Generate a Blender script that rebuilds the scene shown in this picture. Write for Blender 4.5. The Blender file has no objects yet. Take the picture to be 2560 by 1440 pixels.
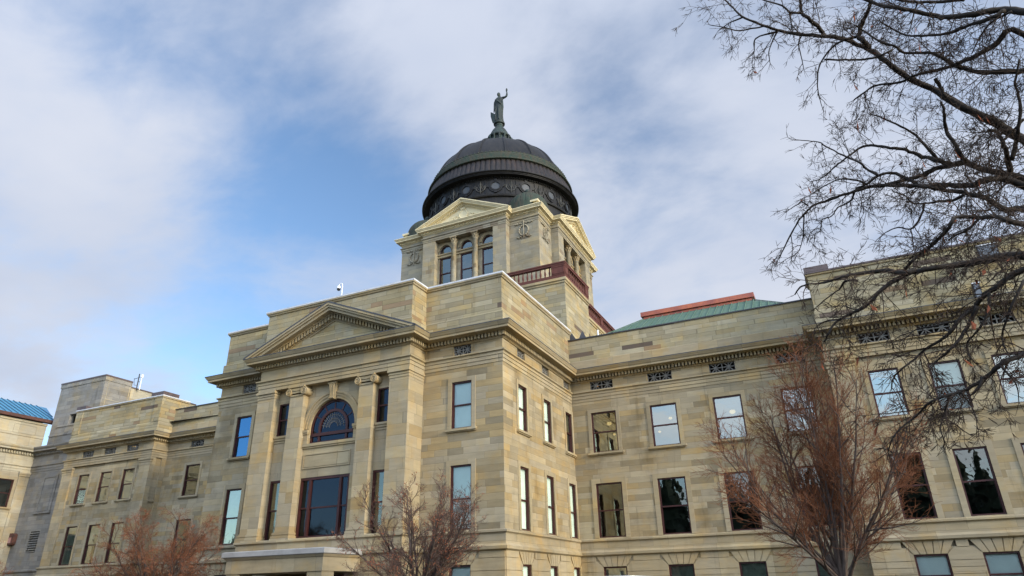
import bpy, bmesh, math, random
import numpy as np
from mathutils import Vector, Matrix
R = math.radians
SC = bpy.context.scene
COL = SC.collection

# ------------------------------------------------------------------ camera
cd = bpy.data.cameras.new("camera"); cam = bpy.data.objects.new("camera", cd); COL.objects.link(cam)
cd.sensor_width = 36.0; cd.lens = 23.496; cd.clip_start = 0.1; cd.clip_end = 3000
cam.matrix_world = Matrix(((0.90334, 0.19397, 0.38255, 0), (0.42844, -0.3658, -0.82622, 0), (-0.02033, 0.91026, -0.41354, 1.7), (0, 0, 0, 1)))
SC.camera = cam
SC.view_settings.view_transform = 'Standard'; SC.view_settings.look = 'None'
SC.view_settings.exposure = 0.0; SC.view_settings.gamma = 1.0
SC.cycles.max_bounces = 8; SC.cycles.transparent_max_bounces = 16

# ------------------------------------------------------------------ light
SUN_AZ, SUN_EL = 104.0, 17.0          # degrees clockwise from +Y towards +X
sd = Vector((math.sin(R(SUN_AZ)) * math.cos(R(SUN_EL)), math.cos(R(SUN_AZ)) * math.cos(R(SUN_EL)), math.sin(R(SUN_EL))))
sl = bpy.data.lights.new("sun", 'SUN'); sl.energy = 3.6; sl.angle = R(11); sl.color = (1.0, 0.88, 0.68)
so = bpy.data.objects.new("sun", sl); COL.objects.link(so)
so.rotation_euler = (-sd).to_track_quat('-Z', 'Y').to_euler()

W = bpy.data.worlds.new("World"); SC.world = W; W.use_nodes = True
wt = W.node_tree; wt.nodes.clear()


class NT:
    """tiny node-tree writer"""
    def __init__(s, t): s.t = t
    def n(s, typ, **kw):
        o = s.t.nodes.new(typ)
        for k, v in kw.items(): setattr(o, k, v)
        return o
    def set(s, sock, v):
        if hasattr(v, 'is_output') or isinstance(v, bpy.types.NodeSocket): s.t.links.new(v, sock)
        elif isinstance(v, (tuple, list)) and len(v) == 3 and sock.type == 'RGBA': sock.default_value = (*v, 1)
        else: sock.default_value = v
    def m(s, op, a, b=None, c=None):
        o = s.n('ShaderNodeMath', operation=op)
        for i, v in enumerate((a, b, c)):
            if v is not None: s.set(o.inputs[i], v)
        return o.outputs[0]
    def vm(s, op, a, b=None, out=0):
        o = s.n('ShaderNodeVectorMath', operation=op)
        s.set(o.inputs[0], a)
        if b is not None: s.set(o.inputs[1], b)
        return o.outputs[out]
    def mix(s, f, a, b, blend='MIX'):
        o = s.n('ShaderNodeMix', data_type='RGBA', blend_type=blend)
        s.set(o.inputs[0], f); s.set(o.inputs[6], a); s.set(o.inputs[7], b)
        return o.outputs[2]
    def ramp(s, f, stops, interp='LINEAR'):
        o = s.n('ShaderNodeValToRGB'); r = o.color_ramp; r.interpolation = interp
        while len(r.elements) < len(stops): r.elements.new(0.5)
        for e, (p, c) in zip(r.elements, stops): e.position = p; e.color = (*c, 1)
        s.set(o.inputs[0], f); return o.outputs[0]
    def noise(s, vec, scale, detail=3, rough=0.55, out=0, dist=0.0):
        o = s.n('ShaderNodeTexNoise'); s.set(o.inputs['Vector'], vec)
        o.inputs['Scale'].default_value = scale; o.inputs['Detail'].default_value = detail
        o.inputs['Roughness'].default_value = rough; o.inputs['Distortion'].default_value = dist
        return o.outputs[out]
    def smooth(s, v, lo, hi):
        o = s.n('ShaderNodeMapRange', interpolation_type='SMOOTHSTEP')
        s.set(o.inputs[0], v); o.inputs[1].default_value = lo; o.inputs[2].default_value = hi
        return o.outputs[0]


LOBES = (((-0.588, 0.585, 0.558), 95, -0.46), ((-0.66, 0.45, 0.60), 60, -0.10), ((-0.70, 0.34, 0.64), 45, -0.08), ((-0.209, 0.738, 0.642), 160, -0.30),
         ((-0.728, 0.608, 0.316), 110, -0.40), ((-0.5, 0.69, 0.52), 150, -0.30), ((-0.805, 0.36, 0.47), 70, 0.36), ((-0.789, 0.459, 0.409), 70, 0.30), ((-0.443, 0.546, 0.711), 60, 0.10), ((0.0, 0.75, 0.66), 7, 0.26),
         ((-0.70, -0.68, 0.22), 10, -0.8), ((-0.1, -0.97, 0.2), 9, 0.3))
w = NT(wt)
sky = w.n('ShaderNodeTexSky', sky_type='NISHITA'); sky.sun_disc = False
sky.sun_elevation = R(SUN_EL); sky.sun_rotation = R(SUN_AZ); sky.altitude = 1200
gen = w.n('ShaderNodeTexCoord').outputs['Generated']
sep = w.n('ShaderNodeSeparateXYZ'); w.set(sep.inputs[0], gen)
up = w.m('ADD', w.m('MAXIMUM', sep.outputs[2], 0.0), 0.22)
comb = w.n('ShaderNodeCombineXYZ')
w.set(comb.inputs[0], w.m('DIVIDE', sep.outputs[0], up)); w.set(comb.inputs[1], w.m('DIVIDE', sep.outputs[1], up)); comb.inputs[2].default_value = 3.1
rot = w.n('ShaderNodeMapping'); rot.inputs['Rotation'].default_value = (0, 0, R(35)); rot.inputs['Scale'].default_value = (0.82, 1.12, 1); w.set(rot.inputs['Vector'], comb.outputs[0])
cl1 = w.noise(rot.outputs[0], 1.9, 6, 0.55, dist=0.25)
cl2 = w.noise(rot.outputs[0], 6.0, 6, 0.6, dist=0.3)
dens = w.m('ADD', w.m('ADD', w.m('MULTIPLY', w.m('SUBTRACT', cl1, 0.5), 1.9), w.m('MULTIPLY', w.m('SUBTRACT', cl2, 0.5), 0.6)), 0.50)
# openings in the cloud sheet (directions of the clear patches) and thicker banks
def lobe(d, sharp, amt):
    dt = w.vm('DOT_PRODUCT', gen, Vector(d).normalized(), out=1)
    e = w.m('POWER', 2.71828, w.m('MULTIPLY', w.m('SUBTRACT', dt, 1.0), sharp))
    return w.m('MULTIPLY', e, amt)
for d, sh, amt in LOBES: dens = w.m('ADD', dens, lobe(d, sh, amt))
mask = w.smooth(dens, 0.02, 0.92)
shade = w.noise(comb.outputs[0], 2.1, 4, 0.5)
cloudc = w.ramp(shade, [(0.3, (4.7, 5.3, 6.6)), (0.7, (5.9, 6.25, 7.15))])
glow = w.m('ADD', w.m('ADD', 1.0, lobe(tuple(sd), 6, 2.2)), lobe((0.1, -0.62, 0.78), 5, 4.0))   # glow round the sun, plus unseen lobe behind camera added to light the fronts
clear = w.mix(1.0, sky.outputs[0], (1.75, 1.95, 2.1), 'MULTIPLY')
allsky = w.mix(mask, clear, cloudc)
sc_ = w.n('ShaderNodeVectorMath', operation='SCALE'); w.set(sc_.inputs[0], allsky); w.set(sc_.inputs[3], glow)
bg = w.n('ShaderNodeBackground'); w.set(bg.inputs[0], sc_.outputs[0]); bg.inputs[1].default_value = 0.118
wo = w.n('ShaderNodeOutputWorld'); wt.links.new(bg.outputs[0], wo.inputs[0])


# ------------------------------------------------------------------ materials
def newmat(name):
    m = bpy.data.materials.new(name); m.use_nodes = True; t = NT(m.node_tree)
    return m, t, m.node_tree.nodes['Principled BSDF']

def bump(t, p, h, strength, dist=0.02):
    b = t.n('ShaderNodeBump'); b.inputs['Strength'].default_value = strength; b.inputs['Distance'].default_value = dist
    t.set(b.inputs['Height'], h); t.set(p.inputs['Normal'], b.outputs[0])

PAL = [(0.0, (0.31, 0.275, 0.20)), (0.16, (0.40, 0.345, 0.235)), (0.34, (0.345, 0.285, 0.18)), (0.50, (0.43, 0.385, 0.285)), (0.68, (0.36, 0.325, 0.25)), (0.82, (0.40, 0.315, 0.175)), (0.93, (0.27, 0.235, 0.165))]
PAL_ATTIC = [(0.0, (0.36, 0.315, 0.22)), (0.18, (0.42, 0.355, 0.23)), (0.36, (0.37, 0.32, 0.235)), (0.55, (0.44, 0.39, 0.28)), (0.74, (0.40, 0.31, 0.185)), (0.88, (0.33, 0.225, 0.14)), (0.95, (0.19, 0.14, 0.115))]
PAL_TRIM = [(0.0, (0.37, 0.33, 0.245)), (0.3, (0.42, 0.365, 0.25)), (0.6, (0.395, 0.35, 0.26)), (0.85, (0.41, 0.34, 0.22))]
PAL_GREY = [(0.0, (0.27, 0.255, 0.225)), (0.35, (0.31, 0.285, 0.24)), (0.7, (0.29, 0.275, 0.25)), (0.9, (0.23, 0.215, 0.19))]
PAL_TOWER = [(0.0, (0.33, 0.30, 0.23)), (0.25, (0.36, 0.32, 0.235)), (0.5, (0.345, 0.315, 0.25)), (0.75, (0.38, 0.33, 0.225)), (0.96, (0.24, 0.19, 0.135))]

def calm(pal, k, tint=(1.04, .965, .84)):
    mean = [sum(c[1][i] for c in pal) / len(pal) for i in range(3)]
    return [(p, tuple((mean[i] + (c[i] - mean[i]) * k) * tint[i] for i in range(3))) for p, c in pal]
PAL = calm(PAL, .85); PAL_TRIM = calm(PAL_TRIM, .8); PAL_TOWER = calm(PAL_TOWER, .75, (1, .99, .95)); PAL_GREY = calm(PAL_GREY, .8, (1, 1, 1))
PAL_ATTIC = calm([(0.0, (0.37, 0.325, 0.22)), (0.2, (0.42, 0.36, 0.23)), (0.4, (0.375, 0.33, 0.235)), (0.6, (0.43, 0.385, 0.28)), (0.80, (0.40, 0.325, 0.19)), (0.945, (0.30, 0.21, 0.135)), (0.975, (0.12, 0.09, 0.08))], .88, (1.0, .975, .89))
def stone(name, bh, bw, pal, joint=0.75, stain=0.25, seed=0.0, jw=0.012, bstr=0.35):
    m, t, p = newmat(name)
    geo = t.n('ShaderNodeNewGeometry'); pos = geo.outputs['Position']
    sp = t.n('ShaderNodeSeparateXYZ'); t.set(sp.inputs[0], pos)
    sn = t.n('ShaderNodeSeparateXYZ'); t.set(sn.inputs[0], geo.outputs['Normal'])
    ax = t.m('GREATER_THAN', t.m('ABSOLUTE', sn.outputs[0]), t.m('ABSOLUTE', sn.outputs[1]))
    u = t.m('ADD', t.m('MULTIPLY', sp.outputs[0], t.m('SUBTRACT', 1.0, ax)), t.m('MULTIPLY', sp.outputs[1], ax))
    v = t.m('DIVIDE', t.m('ADD', sp.outputs[2], 40.07 + seed), bh)
    row = t.m('FLOOR', v); fv = t.m('FRACT', v)
    w1 = t.n('ShaderNodeTexWhiteNoise', noise_dimensions='2D'); c1 = t.n('ShaderNodeCombineXYZ'); t.set(c1.inputs[0], row); t.set(c1.inputs[1], t.m('ADD', t.m('MULTIPLY', ax, 7.3), seed)); t.set(w1.inputs['Vector'], c1.outputs[0])
    rr = t.n('ShaderNodeSeparateColor'); t.set(rr.inputs[0], w1.outputs['Color'])
    wid = t.m('MULTIPLY', t.m('ADD', 0.72, t.m('MULTIPLY', rr.outputs[1], 0.62)), bw)
    uu = t.m('ADD', t.m('DIVIDE', t.m('ADD', u, 300.0), wid), t.m('MULTIPLY', rr.outputs[0], 13.0))
    # jitter the joint positions inside each row
    uj = t.m('ADD', uu, t.m('MULTIPLY', t.m('SINE', t.m('ADD', t.m('MULTIPLY', uu, 2.1), t.m('MULTIPLY', row, 1.7))), 0.33))
    colm = t.m('FLOOR', uj); fu = t.m('FRACT', uj)
    w2 = t.n('ShaderNodeTexWhiteNoise', noise_dimensions='3D'); c2 = t.n('ShaderNodeCombineXYZ'); t.set(c2.inputs[0], row); t.set(c2.inputs[1], colm); t.set(c2.inputs[2], t.m('ADD', ax, seed)); t.set(w2.inputs['Vector'], c2.outputs[0])
    base = t.ramp(w2.outputs['Value'], pal, 'CONSTANT')
    s2 = t.n('ShaderNodeSeparateColor'); t.set(s2.inputs[0], w2.outputs['Color'])
    bright = t.m('ADD', 0.655, t.m('MULTIPLY', s2.outputs[1], 0.19))
    # bedding veins of the sandstone, different in each block
    off = t.n('ShaderNodeCombineXYZ'); t.set(off.inputs[0], t.m('MULTIPLY', s2.outputs[0], 50.0)); t.set(off.inputs[2], t.m('MULTIPLY', s2.outputs[2], 50.0))
    vs = t.vm('MULTIPLY', t.vm('ADD', pos, off.outputs[0]), (1.1, 1.1, 6.0))
    vein = t.noise(vs, 1.0, 3, 0.5)
    big = t.noise(pos, 0.33, 4, 0.6); streak = t.noise(t.vm('MULTIPLY', pos, (1.6, 1.6, 0.16)), 1.2, 4, 0.62)
    f = t.m('MULTIPLY', bright, t.m('ADD', 0.80, t.m('MULTIPLY', vein, 0.4)))
    f = t.m('MULTIPLY', f, t.m('ADD', 1.0 - stain * 0.5, t.m('MULTIPLY', big, stain)))
    grime = t.smooth(t.noise(t.vm('MULTIPLY', pos, (0.6, 0.6, 0.42)), 0.55, 5, 0.62), 0.50, 0.72)
    f = t.m('MULTIPLY', f, t.m('SUBTRACT', 1.0, t.m('MULTIPLY', grime, stain * 0.75)))
    f = t.m('MULTIPLY', f, t.m('SUBTRACT', 1.0, t.m('MULTIPLY', t.smooth(streak, 0.56, 0.80), stain * 0.9)))
    du = t.m('MULTIPLY', t.m('MINIMUM', fu, t.m('SUBTRACT', 1.0, fu)), wid); dv = t.m('MULTIPLY', t.m('MINIMUM', fv, t.m('SUBTRACT', 1.0, fv)), bh)
    jt = t.smooth(t.m('MINIMUM', du, dv), jw * 0.3, jw * 1.5)
    f = t.m('MULTIPLY', f, t.m('ADD', joint, t.m('MULTIPLY', jt, 1.0 - joint)))
    warm = t.mix(t.smooth(t.noise(pos, 0.7, 3, 0.6), 0.45, 0.75), base, t.mix(1.0, base, (1.12, 0.99, 0.76), 'MULTIPLY'))
    sc = t.n('ShaderNodeVectorMath', operation='SCALE'); t.set(sc.inputs[0], warm); t.set(sc.inputs[3], f)
    t.set(p.inputs['Base Color'], sc.outputs[0]); p.inputs['Roughness'].default_value = 0.9; p.inputs['Specular IOR Level'].default_value = 0.2
    fine = t.noise(pos, 14.0, 4, 0.65)
    bump(t, p, t.m('ADD', t.m('MULTIPLY', jt, 0.6), t.m('ADD', t.m('MULTIPLY', fine, 0.5), t.m('MULTIPLY', s2.outputs[0], 0.25))), bstr, 0.03)
    return m

def plain(name, col, rough=0.6, var=0.15, scale=3.0, metal=0.0, spec=0.4, col2=None, bstr=0.1, streaky=False):
    m, t, p = newmat(name)
    pos = t.n('ShaderNodeNewGeometry').outputs['Position']
    q = t.vm('MULTIPLY', pos, (2.0, 2.0, 0.25)) if streaky else pos
    nz = t.noise(q, scale, 5, 0.62)
    a = tuple(c * (1 - var) for c in col); b = tuple(min(1, c * (1 + var)) for c in col)
    if col2 is not None: c = t.ramp(nz, [(0.34, col), (0.66, col2)])
    else: c = t.ramp(nz, [(0.3, a), (0.7, b)])
    t.set(p.inputs['Base Color'], c); p.inputs['Roughness'].default_value = rough; p.inputs['Metallic'].default_value = metal; p.inputs['Specular IOR Level'].default_value = spec
    if bstr: bump(t, p, t.noise(pos, scale * 5, 3), bstr, 0.01)
    return m

M = {}
M['wall'] = stone('sandstone_ashlar', 0.36, 1.75, PAL, 0.80, 0.46)
M['pier'] = stone('sandstone_large_blocks', 0.62, 1.3, PAL_TRIM + [(0.93, (0.40, 0.30, 0.16))], 0.80, 0.2, 3.0)
M['attic'] = stone('sandstone_attic', 0.315, 1.2, PAL_ATTIC, 0.64, 0.28, 5.0, 0.014)
M['trim'] = stone('sandstone_trim', 3.7, 1.9, PAL_TRIM, 0.72, 0.26, 9.0, 0.012, 0.25)
M['base'] = stone('sandstone_base', 1.9, 1.5, PAL_TRIM, 0.75, 0.3, 11.0)
M['grey'] = stone('grey_granite_ashlar', 0.42, 1.3, PAL_GREY, 0.72, 0.35, 13.0)
M['pale'] = stone('pale_limestone', 1.3, 1.7, [(0.0, (0.43, 0.385, 0.29)), (0.4, (0.46, 0.41, 0.30)), (0.8, (0.42, 0.36, 0.25))], 0.78, 0.3, 15.0)
M['tower'] = stone('tower_sandstone', 0.40, 1.25, PAL_TOWER, 0.84, 0.26, 17.0)
M['cream'] = plain('cream_painted_stone', (0.60, 0.515, 0.32), 0.7, 0.10, 1.5, streaky=True)
M['coping'] = plain('pale_flashing', (0.5, 0.5, 0.5), 0.5, 0.14, 2.0)
M['lead'] = plain('dark_lead', (0.055, 0.055, 0.06), 0.55, 0.3, 2.0)
M['brownmetal'] = plain('brown_metal_flashing', (0.085, 0.06, 0.055), 0.5, 0.25, 2.0)
M['wood'] = plain('dark_red_painted_wood', (0.04, 0.0085, 0.0065), 0.5, 0.2, 4.0)
M['redstone'] = plain('red_painted_balustrade', (0.095, 0.028, 0.018), 0.75, 0.18, 3.0)
M['iron'] = plain('dark_iron', (0.035, 0.033, 0.03), 0.6, 0.25, 5.0)
M['greyiron'] = plain('weathered_grille_iron', (0.14, 0.132, 0.115), 0.7, 0.25, 5.0)
M['copper'] = plain('dark_aged_copper', (0.0055, 0.0055, 0.006), 0.5, 0.3, 1.4, 0.0, 0.22, (0.015, 0.0135, 0.0115), 0.2, True)
M['copper_red'] = plain('streaked_copper', (0.030, 0.021, 0.018), 0.55, 0.3, 1.6, 0.0, 0.25, (0.010, 0.010, 0.010), 0.2, True)
M['verdi'] = plain('green_patina_copper', (0.021, 0.040, 0.028), 0.7, 0.3, 1.6, 0.0, 0.25, (0.050, 0.042, 0.028), 0.2, True)
M['bronze'] = plain('patinated_bronze', (0.030, 0.050, 0.042), 0.6, 0.3, 1.5, 0.1, 0.3, (0.022, 0.022, 0.02), 0.3, True)
M['greenroof'] = plain('green_copper_roof', (0.07, 0.125, 0.092), 0.8, 0.2, 0.8, 0.0, 0.15, (0.105, 0.155, 0.115), 0.1, True)
M['ridge'] = plain('new_copper_ridge', (0.42, 0.115, 0.05), 0.4, 0.3, 1.2, 0.4, 0.5, (0.24, 0.07, 0.05), 0.1)
M['blueroof'] = plain('blue_metal_roof', (0.055, 0.21, 0.34), 0.4, 0.12, 0.8)
M['whitemetal'] = plain('white_painted_metal', (0.75, 0.75, 0.75), 0.4, 0.05, 2.0)
M['blackplastic'] = plain('black_plastic', (0.012, 0.012, 0.014), 0.35, 0.1, 3.0)
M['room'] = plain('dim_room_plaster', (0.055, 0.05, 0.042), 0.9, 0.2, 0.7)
M['blind'] = plain('pale_window_blind', (0.70, 0.76, 0.74), 0.9, 0.06, 0.8, bstr=0.0)
M['sheer'] = plain('greenish_sheer_curtain', (0.33, 0.35, 0.28), 0.9, 0.25, 2.0, bstr=0.0)
M['shade'] = plain('grey_roller_shade', (0.20, 0.21, 0.20), 0.9, 0.15, 1.0, bstr=0.0)
M['stainleft'] = plain('weathered_grey_slab', (0.29, 0.275, 0.25), 0.9, 0.15, 1.5)

M['ornament'] = plain('lighter_copper_ornament', (0.06, 0.058, 0.05), 0.6, 0.25, 5.0, 0.3)

M['oculus_glass'] = plain('oculus_glass_surface', (0.045, 0.05, 0.056), 0.5, 0.1, 2.0, 0.0, 0.4, bstr=0)

M['verdi_stone'] = plain('copper_stained_stone', (0.235, 0.20, 0.14), 0.95, 0.2, 1.3, 0, 0.0, (0.20, 0.205, 0.15), 0.15, True)
M['seamblue'] = plain('dark_blue_seam', (0.02, 0.07, 0.12), 0.45, 0.15, 1.0)
M['rustgutter'] = plain('rusty_brown_metal', (0.12, 0.045, 0.03), 0.7, 0.3, 4.0, 0, 0.3, (0.05, 0.03, 0.025))
M['paleplate'] = plain('faded_red_white_plate', (0.42, 0.30, 0.27), 0.6, 0.3, 9.0, 0, 0.3, (0.30, 0.10, 0.08))
M['glass_lens'] = plain('floodlight_glass', (0.12, 0.13, 0.14), 0.1, 0.05, 2.0, bstr=0)
M['lawn'] = plain('dry_winter_lawn', (0.050, 0.044, 0.024), 0.95, 0.3, 0.6, 0, 0.1, (0.032, 0.032, 0.017), 0.5)
M['concrete'] = plain('worn_concrete', (0.16, 0.152, 0.14), 0.9, 0.15, 0.8)
M['asphalt'] = plain('grey_asphalt', (0.06, 0.06, 0.06), 0.9, 0.2, 1.0)
M['conifer'] = plain('dark_conifer_foliage', (0.02, 0.032, 0.018), 0.9, 0.5, 2.5)
M['vanwhite'] = plain('white_vehicle_paint', (0.72, 0.73, 0.75), 0.25, 0.03, 1.0, 0, 0.5, bstr=0)
M['tyre'] = plain('black_tyre_rubber', (0.02, 0.02, 0.02), 0.85, 0.2, 4.0)
M['steel'] = plain('grey_wheel_steel', (0.35, 0.35, 0.36), 0.35, 0.1, 3.0, 0.8)

def bark(name, c1, c2, sc=6.0):
    m, t, p = newmat(name); pos = t.n('ShaderNodeNewGeometry').outputs['Position']
    nz = t.noise(t.vm('MULTIPLY', pos, (1, 1, 0.35)), sc, 5, 0.65)
    t.set(p.inputs['Base Color'], t.ramp(nz, [(0.3, c1), (0.7, c2)])); p.inputs['Roughness'].default_value = 0.9; p.inputs['Specular IOR Level'].default_value = 0.15
    bump(t, p, t.noise(t.vm('MULTIPLY', pos, (1, 1, 0.3)), sc * 5, 4, 0.7), 0.7, 0.02)
    return m
M['elm'] = bark('dark_elm_bark', (0.022, 0.018, 0.015), (0.055, 0.046, 0.038))
M['elmtwig'] = bark('elm_twigs', (0.035, 0.024, 0.018), (0.075, 0.052, 0.038))
M['redbark'] = bark('brown_grey_bark', (0.055, 0.037, 0.028), (0.11, 0.085, 0.07))
M['redtwig'] = bark('russet_twigs', (0.125, 0.047, 0.022), (0.20, 0.085, 0.042), 2.0)
M['crabtwig'] = bark('crab_apple_twigs', (0.085, 0.048, 0.036), (0.15, 0.09, 0.068), 2.0)
M['leaf'] = bark('dry_red_leaf', (0.20, 0.05, 0.025), (0.32, 0.11, 0.05), 3.0)
M['fruit'] = bark('dried_crab_apples', (0.19, 0.055, 0.03), (0.30, 0.12, 0.06), 2.0)

def glass(name, fac, tint, waves=0.02, gcol=(0.95, 1.0, 0.90)):
    m = bpy.data.materials.new(name); m.use_nodes = True; t = NT(m.node_tree); m.node_tree.nodes.clear()
    out = t.n('ShaderNodeOutputMaterial'); tr = t.n('ShaderNodeBsdfTransparent'); tr.inputs[0].default_value = (*tint, 1)
    gl = t.n('ShaderNodeBsdfGlossy'); gl.inputs['Roughness'].default_value = 0.015; gl.inputs['Color'].default_value = (*gcol, 1)
    pos = t.n('ShaderNodeNewGeometry').outputs['Position']
    b = t.n('ShaderNodeBump'); b.inputs['Strength'].default_value = waves * 10; b.inputs['Distance'].default_value = 0.02
    t.set(b.inputs['Height'], t.noise(pos, 1.3, 2, 0.5)); t.set(gl.inputs['Normal'], b.outputs[0])
    fr = t.n('ShaderNodeFresnel'); fr.inputs['IOR'].default_value = 1.5
    mx = t.n('ShaderNodeMixShader'); t.set(mx.inputs[0], t.m('ADD', t.m('MULTIPLY', fr.outputs[0], 1.0), fac))
    t.t.links.new(tr.outputs[0], mx.inputs[1]); t.t.links.new(gl.outputs[0], mx.inputs[2]); t.t.links.new(mx.outputs[0], out.inputs[0])
    return m
M['glass'] = glass('window_glass', 0.30, (0.72, 0.78, 0.76))
M['glass_clear'] = glass('clear_window_glass', 0.07, (0.90, 0.95, 0.93))
M['glass_azure'] = glass('sky_blue_gloss_glass', 0.34, (0.5, 0.6, 0.7), gcol=(0.22, 0.52, 0.88))  # blue of the mirrored sky is put into the gloss colour
M['glass_dim'] = glass('tinted_glass', 0.13, (0.5, 0.55, 0.55))
M['glass_blue'] = glass('stained_glass_outer_pane', 0.05, (0.25, 0.32, 0.42), gcol=(0.30, 0.38, 0.50))

def emit(name, col, s):
    m = bpy.data.materials.new(name); m.use_nodes = True; t = NT(m.node_tree); p = m.node_tree.nodes['Principled BSDF']
    p.inputs['Base Color'].default_value = (*col, 1); p.inputs['Emission Color'].default_value = (*col, 1); p.inputs['Emission Strength'].default_value = s
    return m
M['lamp'] = emit('warm_lamp_glass', (1.0, 0.70, 0.26), 0.75)
M['lamp_orange'] = emit('orange_lamp_glass', (1.0, 0.42, 0.08), 0.9)

# ------------------------------------------------------------------ mesh helpers
class MB:
    def __init__(s): s.v = []; s.f = []; s.mi = []; s.mats = []; s.cur = 0
    def mat(s, name):
        if name not in s.mats: s.mats.append(name)
        s.cur = s.mats.index(name); return s
    def add(s, vs, fs):
        o = len(s.v); s.v.extend(vs); s.f.extend([tuple(i + o for i in f) for f in fs]); s.mi.extend([s.cur] * len(fs)); return s
    def quad(s, a, b, c, d): return s.add([a, b, c, d], [(0, 1, 2, 3)])
    def hexa(s, p):            # 8 points: bottom 4 then top 4, same order
        return s.add(p, [(3, 2, 1, 0), (4, 5, 6, 7), (0, 1, 5, 4), (1, 2, 6, 5), (2, 3, 7, 6), (3, 0, 4, 7)])
    def box(s, x0, x1, y0, y1, z0, z1):
        return s.hexa([(x0, y0, z0), (x1, y0, z0), (x1, y1, z0), (x0, y1, z0), (x0, y0, z1), (x1, y0, z1), (x1, y1, z1), (x0, y1, z1)])
    def pbox(s, P, u0, u1, d0, d1, z0, z1):   # box in facade coordinates (along, outward, up)
        return s.hexa([P(u0, d0, z0), P(u1, d0, z0), P(u1, d1, z0), P(u0, d1, z0), P(u0, d0, z1), P(u1, d0, z1), P(u1, d1, z1), P(u0, d1, z1)])
    def prism(s, P, poly, d0, d1):            # polygon of (u, z) extruded from d0 to d1
        n = len(poly)
        return s.add([P(u, d0, z) for u, z in poly] + [P(u, d1, z) for u, z in poly],
                     [tuple(range(n))[::-1], tuple(range(n, 2 * n))] + [(i, (i + 1) % n, n + (i + 1) % n, n + i) for i in range(n)])
    def lathe(s, c, prof, n=48, a0=0.0, a1=2 * math.pi, mod=None):
        full = abs(a1 - a0 - 2 * math.pi) < 1e-6; k = n if full else n + 1; vs = []
        for r, z in prof:
            for i in range(k):
                a = a0 + (a1 - a0) * i / n; rr = r * (mod(i) if mod else 1)
                vs.append((c[0] + rr * math.cos(a), c[1] + rr * math.sin(a), z + c[2]))
        fs = [(j * k + i, j * k + (i + 1) % k, (j + 1) * k + (i + 1) % k, (j + 1) * k + i) for j in range(len(prof) - 1) for i in range(n)]
        return s.add(vs, fs)
    def tube(s, pts, rad, n=6, cap=True):
        pts = [Vector(p) for p in pts]; N = len(pts)
        if not hasattr(rad, '__len__'): rad = [rad] * N
        t0 = (pts[1] - pts[0]).normalized(); ref = Vector((0, 0, 1)) if abs(t0.z) < 0.9 else Vector((1, 0, 0)); u = t0.cross(ref).normalized(); vs = []
        for i, p in enumerate(pts):
            t = (pts[min(i + 1, N - 1)] - pts[max(i - 1, 0)])
            t = t.normalized() if t.length > 1e-9 else t0
            u = (u - t * u.dot(t)); u = u.normalized() if u.length > 1e-6 else t.orthogonal().normalized(); v = t.cross(u)
            for k in range(n):
                a = 2 * math.pi * k / n; vs.append(tuple(p + (u * math.cos(a) + v * math.sin(a)) * rad[i]))
        fs = [(i * n + k, i * n + (k + 1) % n, (i + 1) * n + (k + 1) % n, (i + 1) * n + k) for i in range(N - 1) for k in range(n)]
        if cap: fs += [tuple(range(n))[::-1], tuple(range((N - 1) * n, N * n))]
        return s.add(vs, fs)
    def sweep(s, path, prof, closed=False):   # mitred moulding: prof = [(outward, z)], path runs left to right seen from outside
        n = len(path); k = len(prof); nor = []
        segs = [(path[i], path[(i + 1) % n]) for i in range(n if closed else n - 1)]
        sn = []
        for a, b in segs:
            dx, dy = b[0] - a[0], b[1] - a[1]; L = math.hypot(dx, dy); sn.append((dy / L, -dx / L))
        vs = []
        for i, (x, y) in enumerate(path):
            if closed: a, b = sn[i - 1], sn[i]
            else: a, b = sn[max(i - 1, 0)], sn[min(i, n - 2)]
            if abs(a[0] - b[0]) + abs(a[1] - b[1]) < 1e-6: ox, oy = a
            else: q = 1 + a[0] * b[0] + a[1] * b[1]; ox, oy = (a[0] + b[0]) / q, (a[1] + b[1]) / q
            for d, z in prof: vs.append((x + ox * d, y + oy * d, z))
        fs = [(i * k + j, ((i + 1) % n) * k + j, ((i + 1) % n) * k + j + 1, i * k + j + 1) for i in range(len(segs)) for j in range(k - 1)]
        if not closed: fs += [tuple(range(k)), tuple(range((n - 1) * k, n * k))[::-1]]
        return s.add(vs, fs)
    def dentils(s, path, d0, d1, z0, z1, pitch, closed=False):
        n = len(path)
        for i in range(n if closed else n - 1):
            a, b = Vector(path[i]), Vector(path[(i + 1) % n]); L = (b - a).length; t = (b - a) / L; nn = Vector((t.y, -t.x))
            # only along this face, from corner to corner of the dentil line
            k = max(1, int(round((L + 2 * d1) / pitch))); st = -d1; step = (L + 2 * d1) / k
            for j in range(k):
                m0 = st + step * (j + 0.5) - step * 0.26; m1 = m0 + step * 0.52
                q = [a + t * m0 + nn * d0, a + t * m1 + nn * d0, a + t * m1 + nn * d1, a + t * m0 + nn * d1]
                s.hexa([(*p, z0) for p in q] + [(*p, z1) for p in q])
        return s
    def wall(s, P, u0, u1, z0, z1, holes, dep=0.37, d=0.0):
        us = sorted({u0, u1, *[h[0] for h in holes], *[h[1] for h in holes]}); zs = sorted({z0, z1, *[h[2] for h in holes], *[h[3] for h in holes]})
        for i in range(len(us) - 1):
            for j in range(len(zs) - 1):
                cu, cz = (us[i] + us[i + 1]) / 2, (zs[j] + zs[j + 1]) / 2
                if any(h[0] < cu < h[1] and h[2] < cz < h[3] for h in holes): continue
                s.quad(P(us[i], d, zs[j]), P(us[i + 1], d, zs[j]), P(us[i + 1], d, zs[j + 1]), P(us[i], d, zs[j + 1]))
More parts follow.
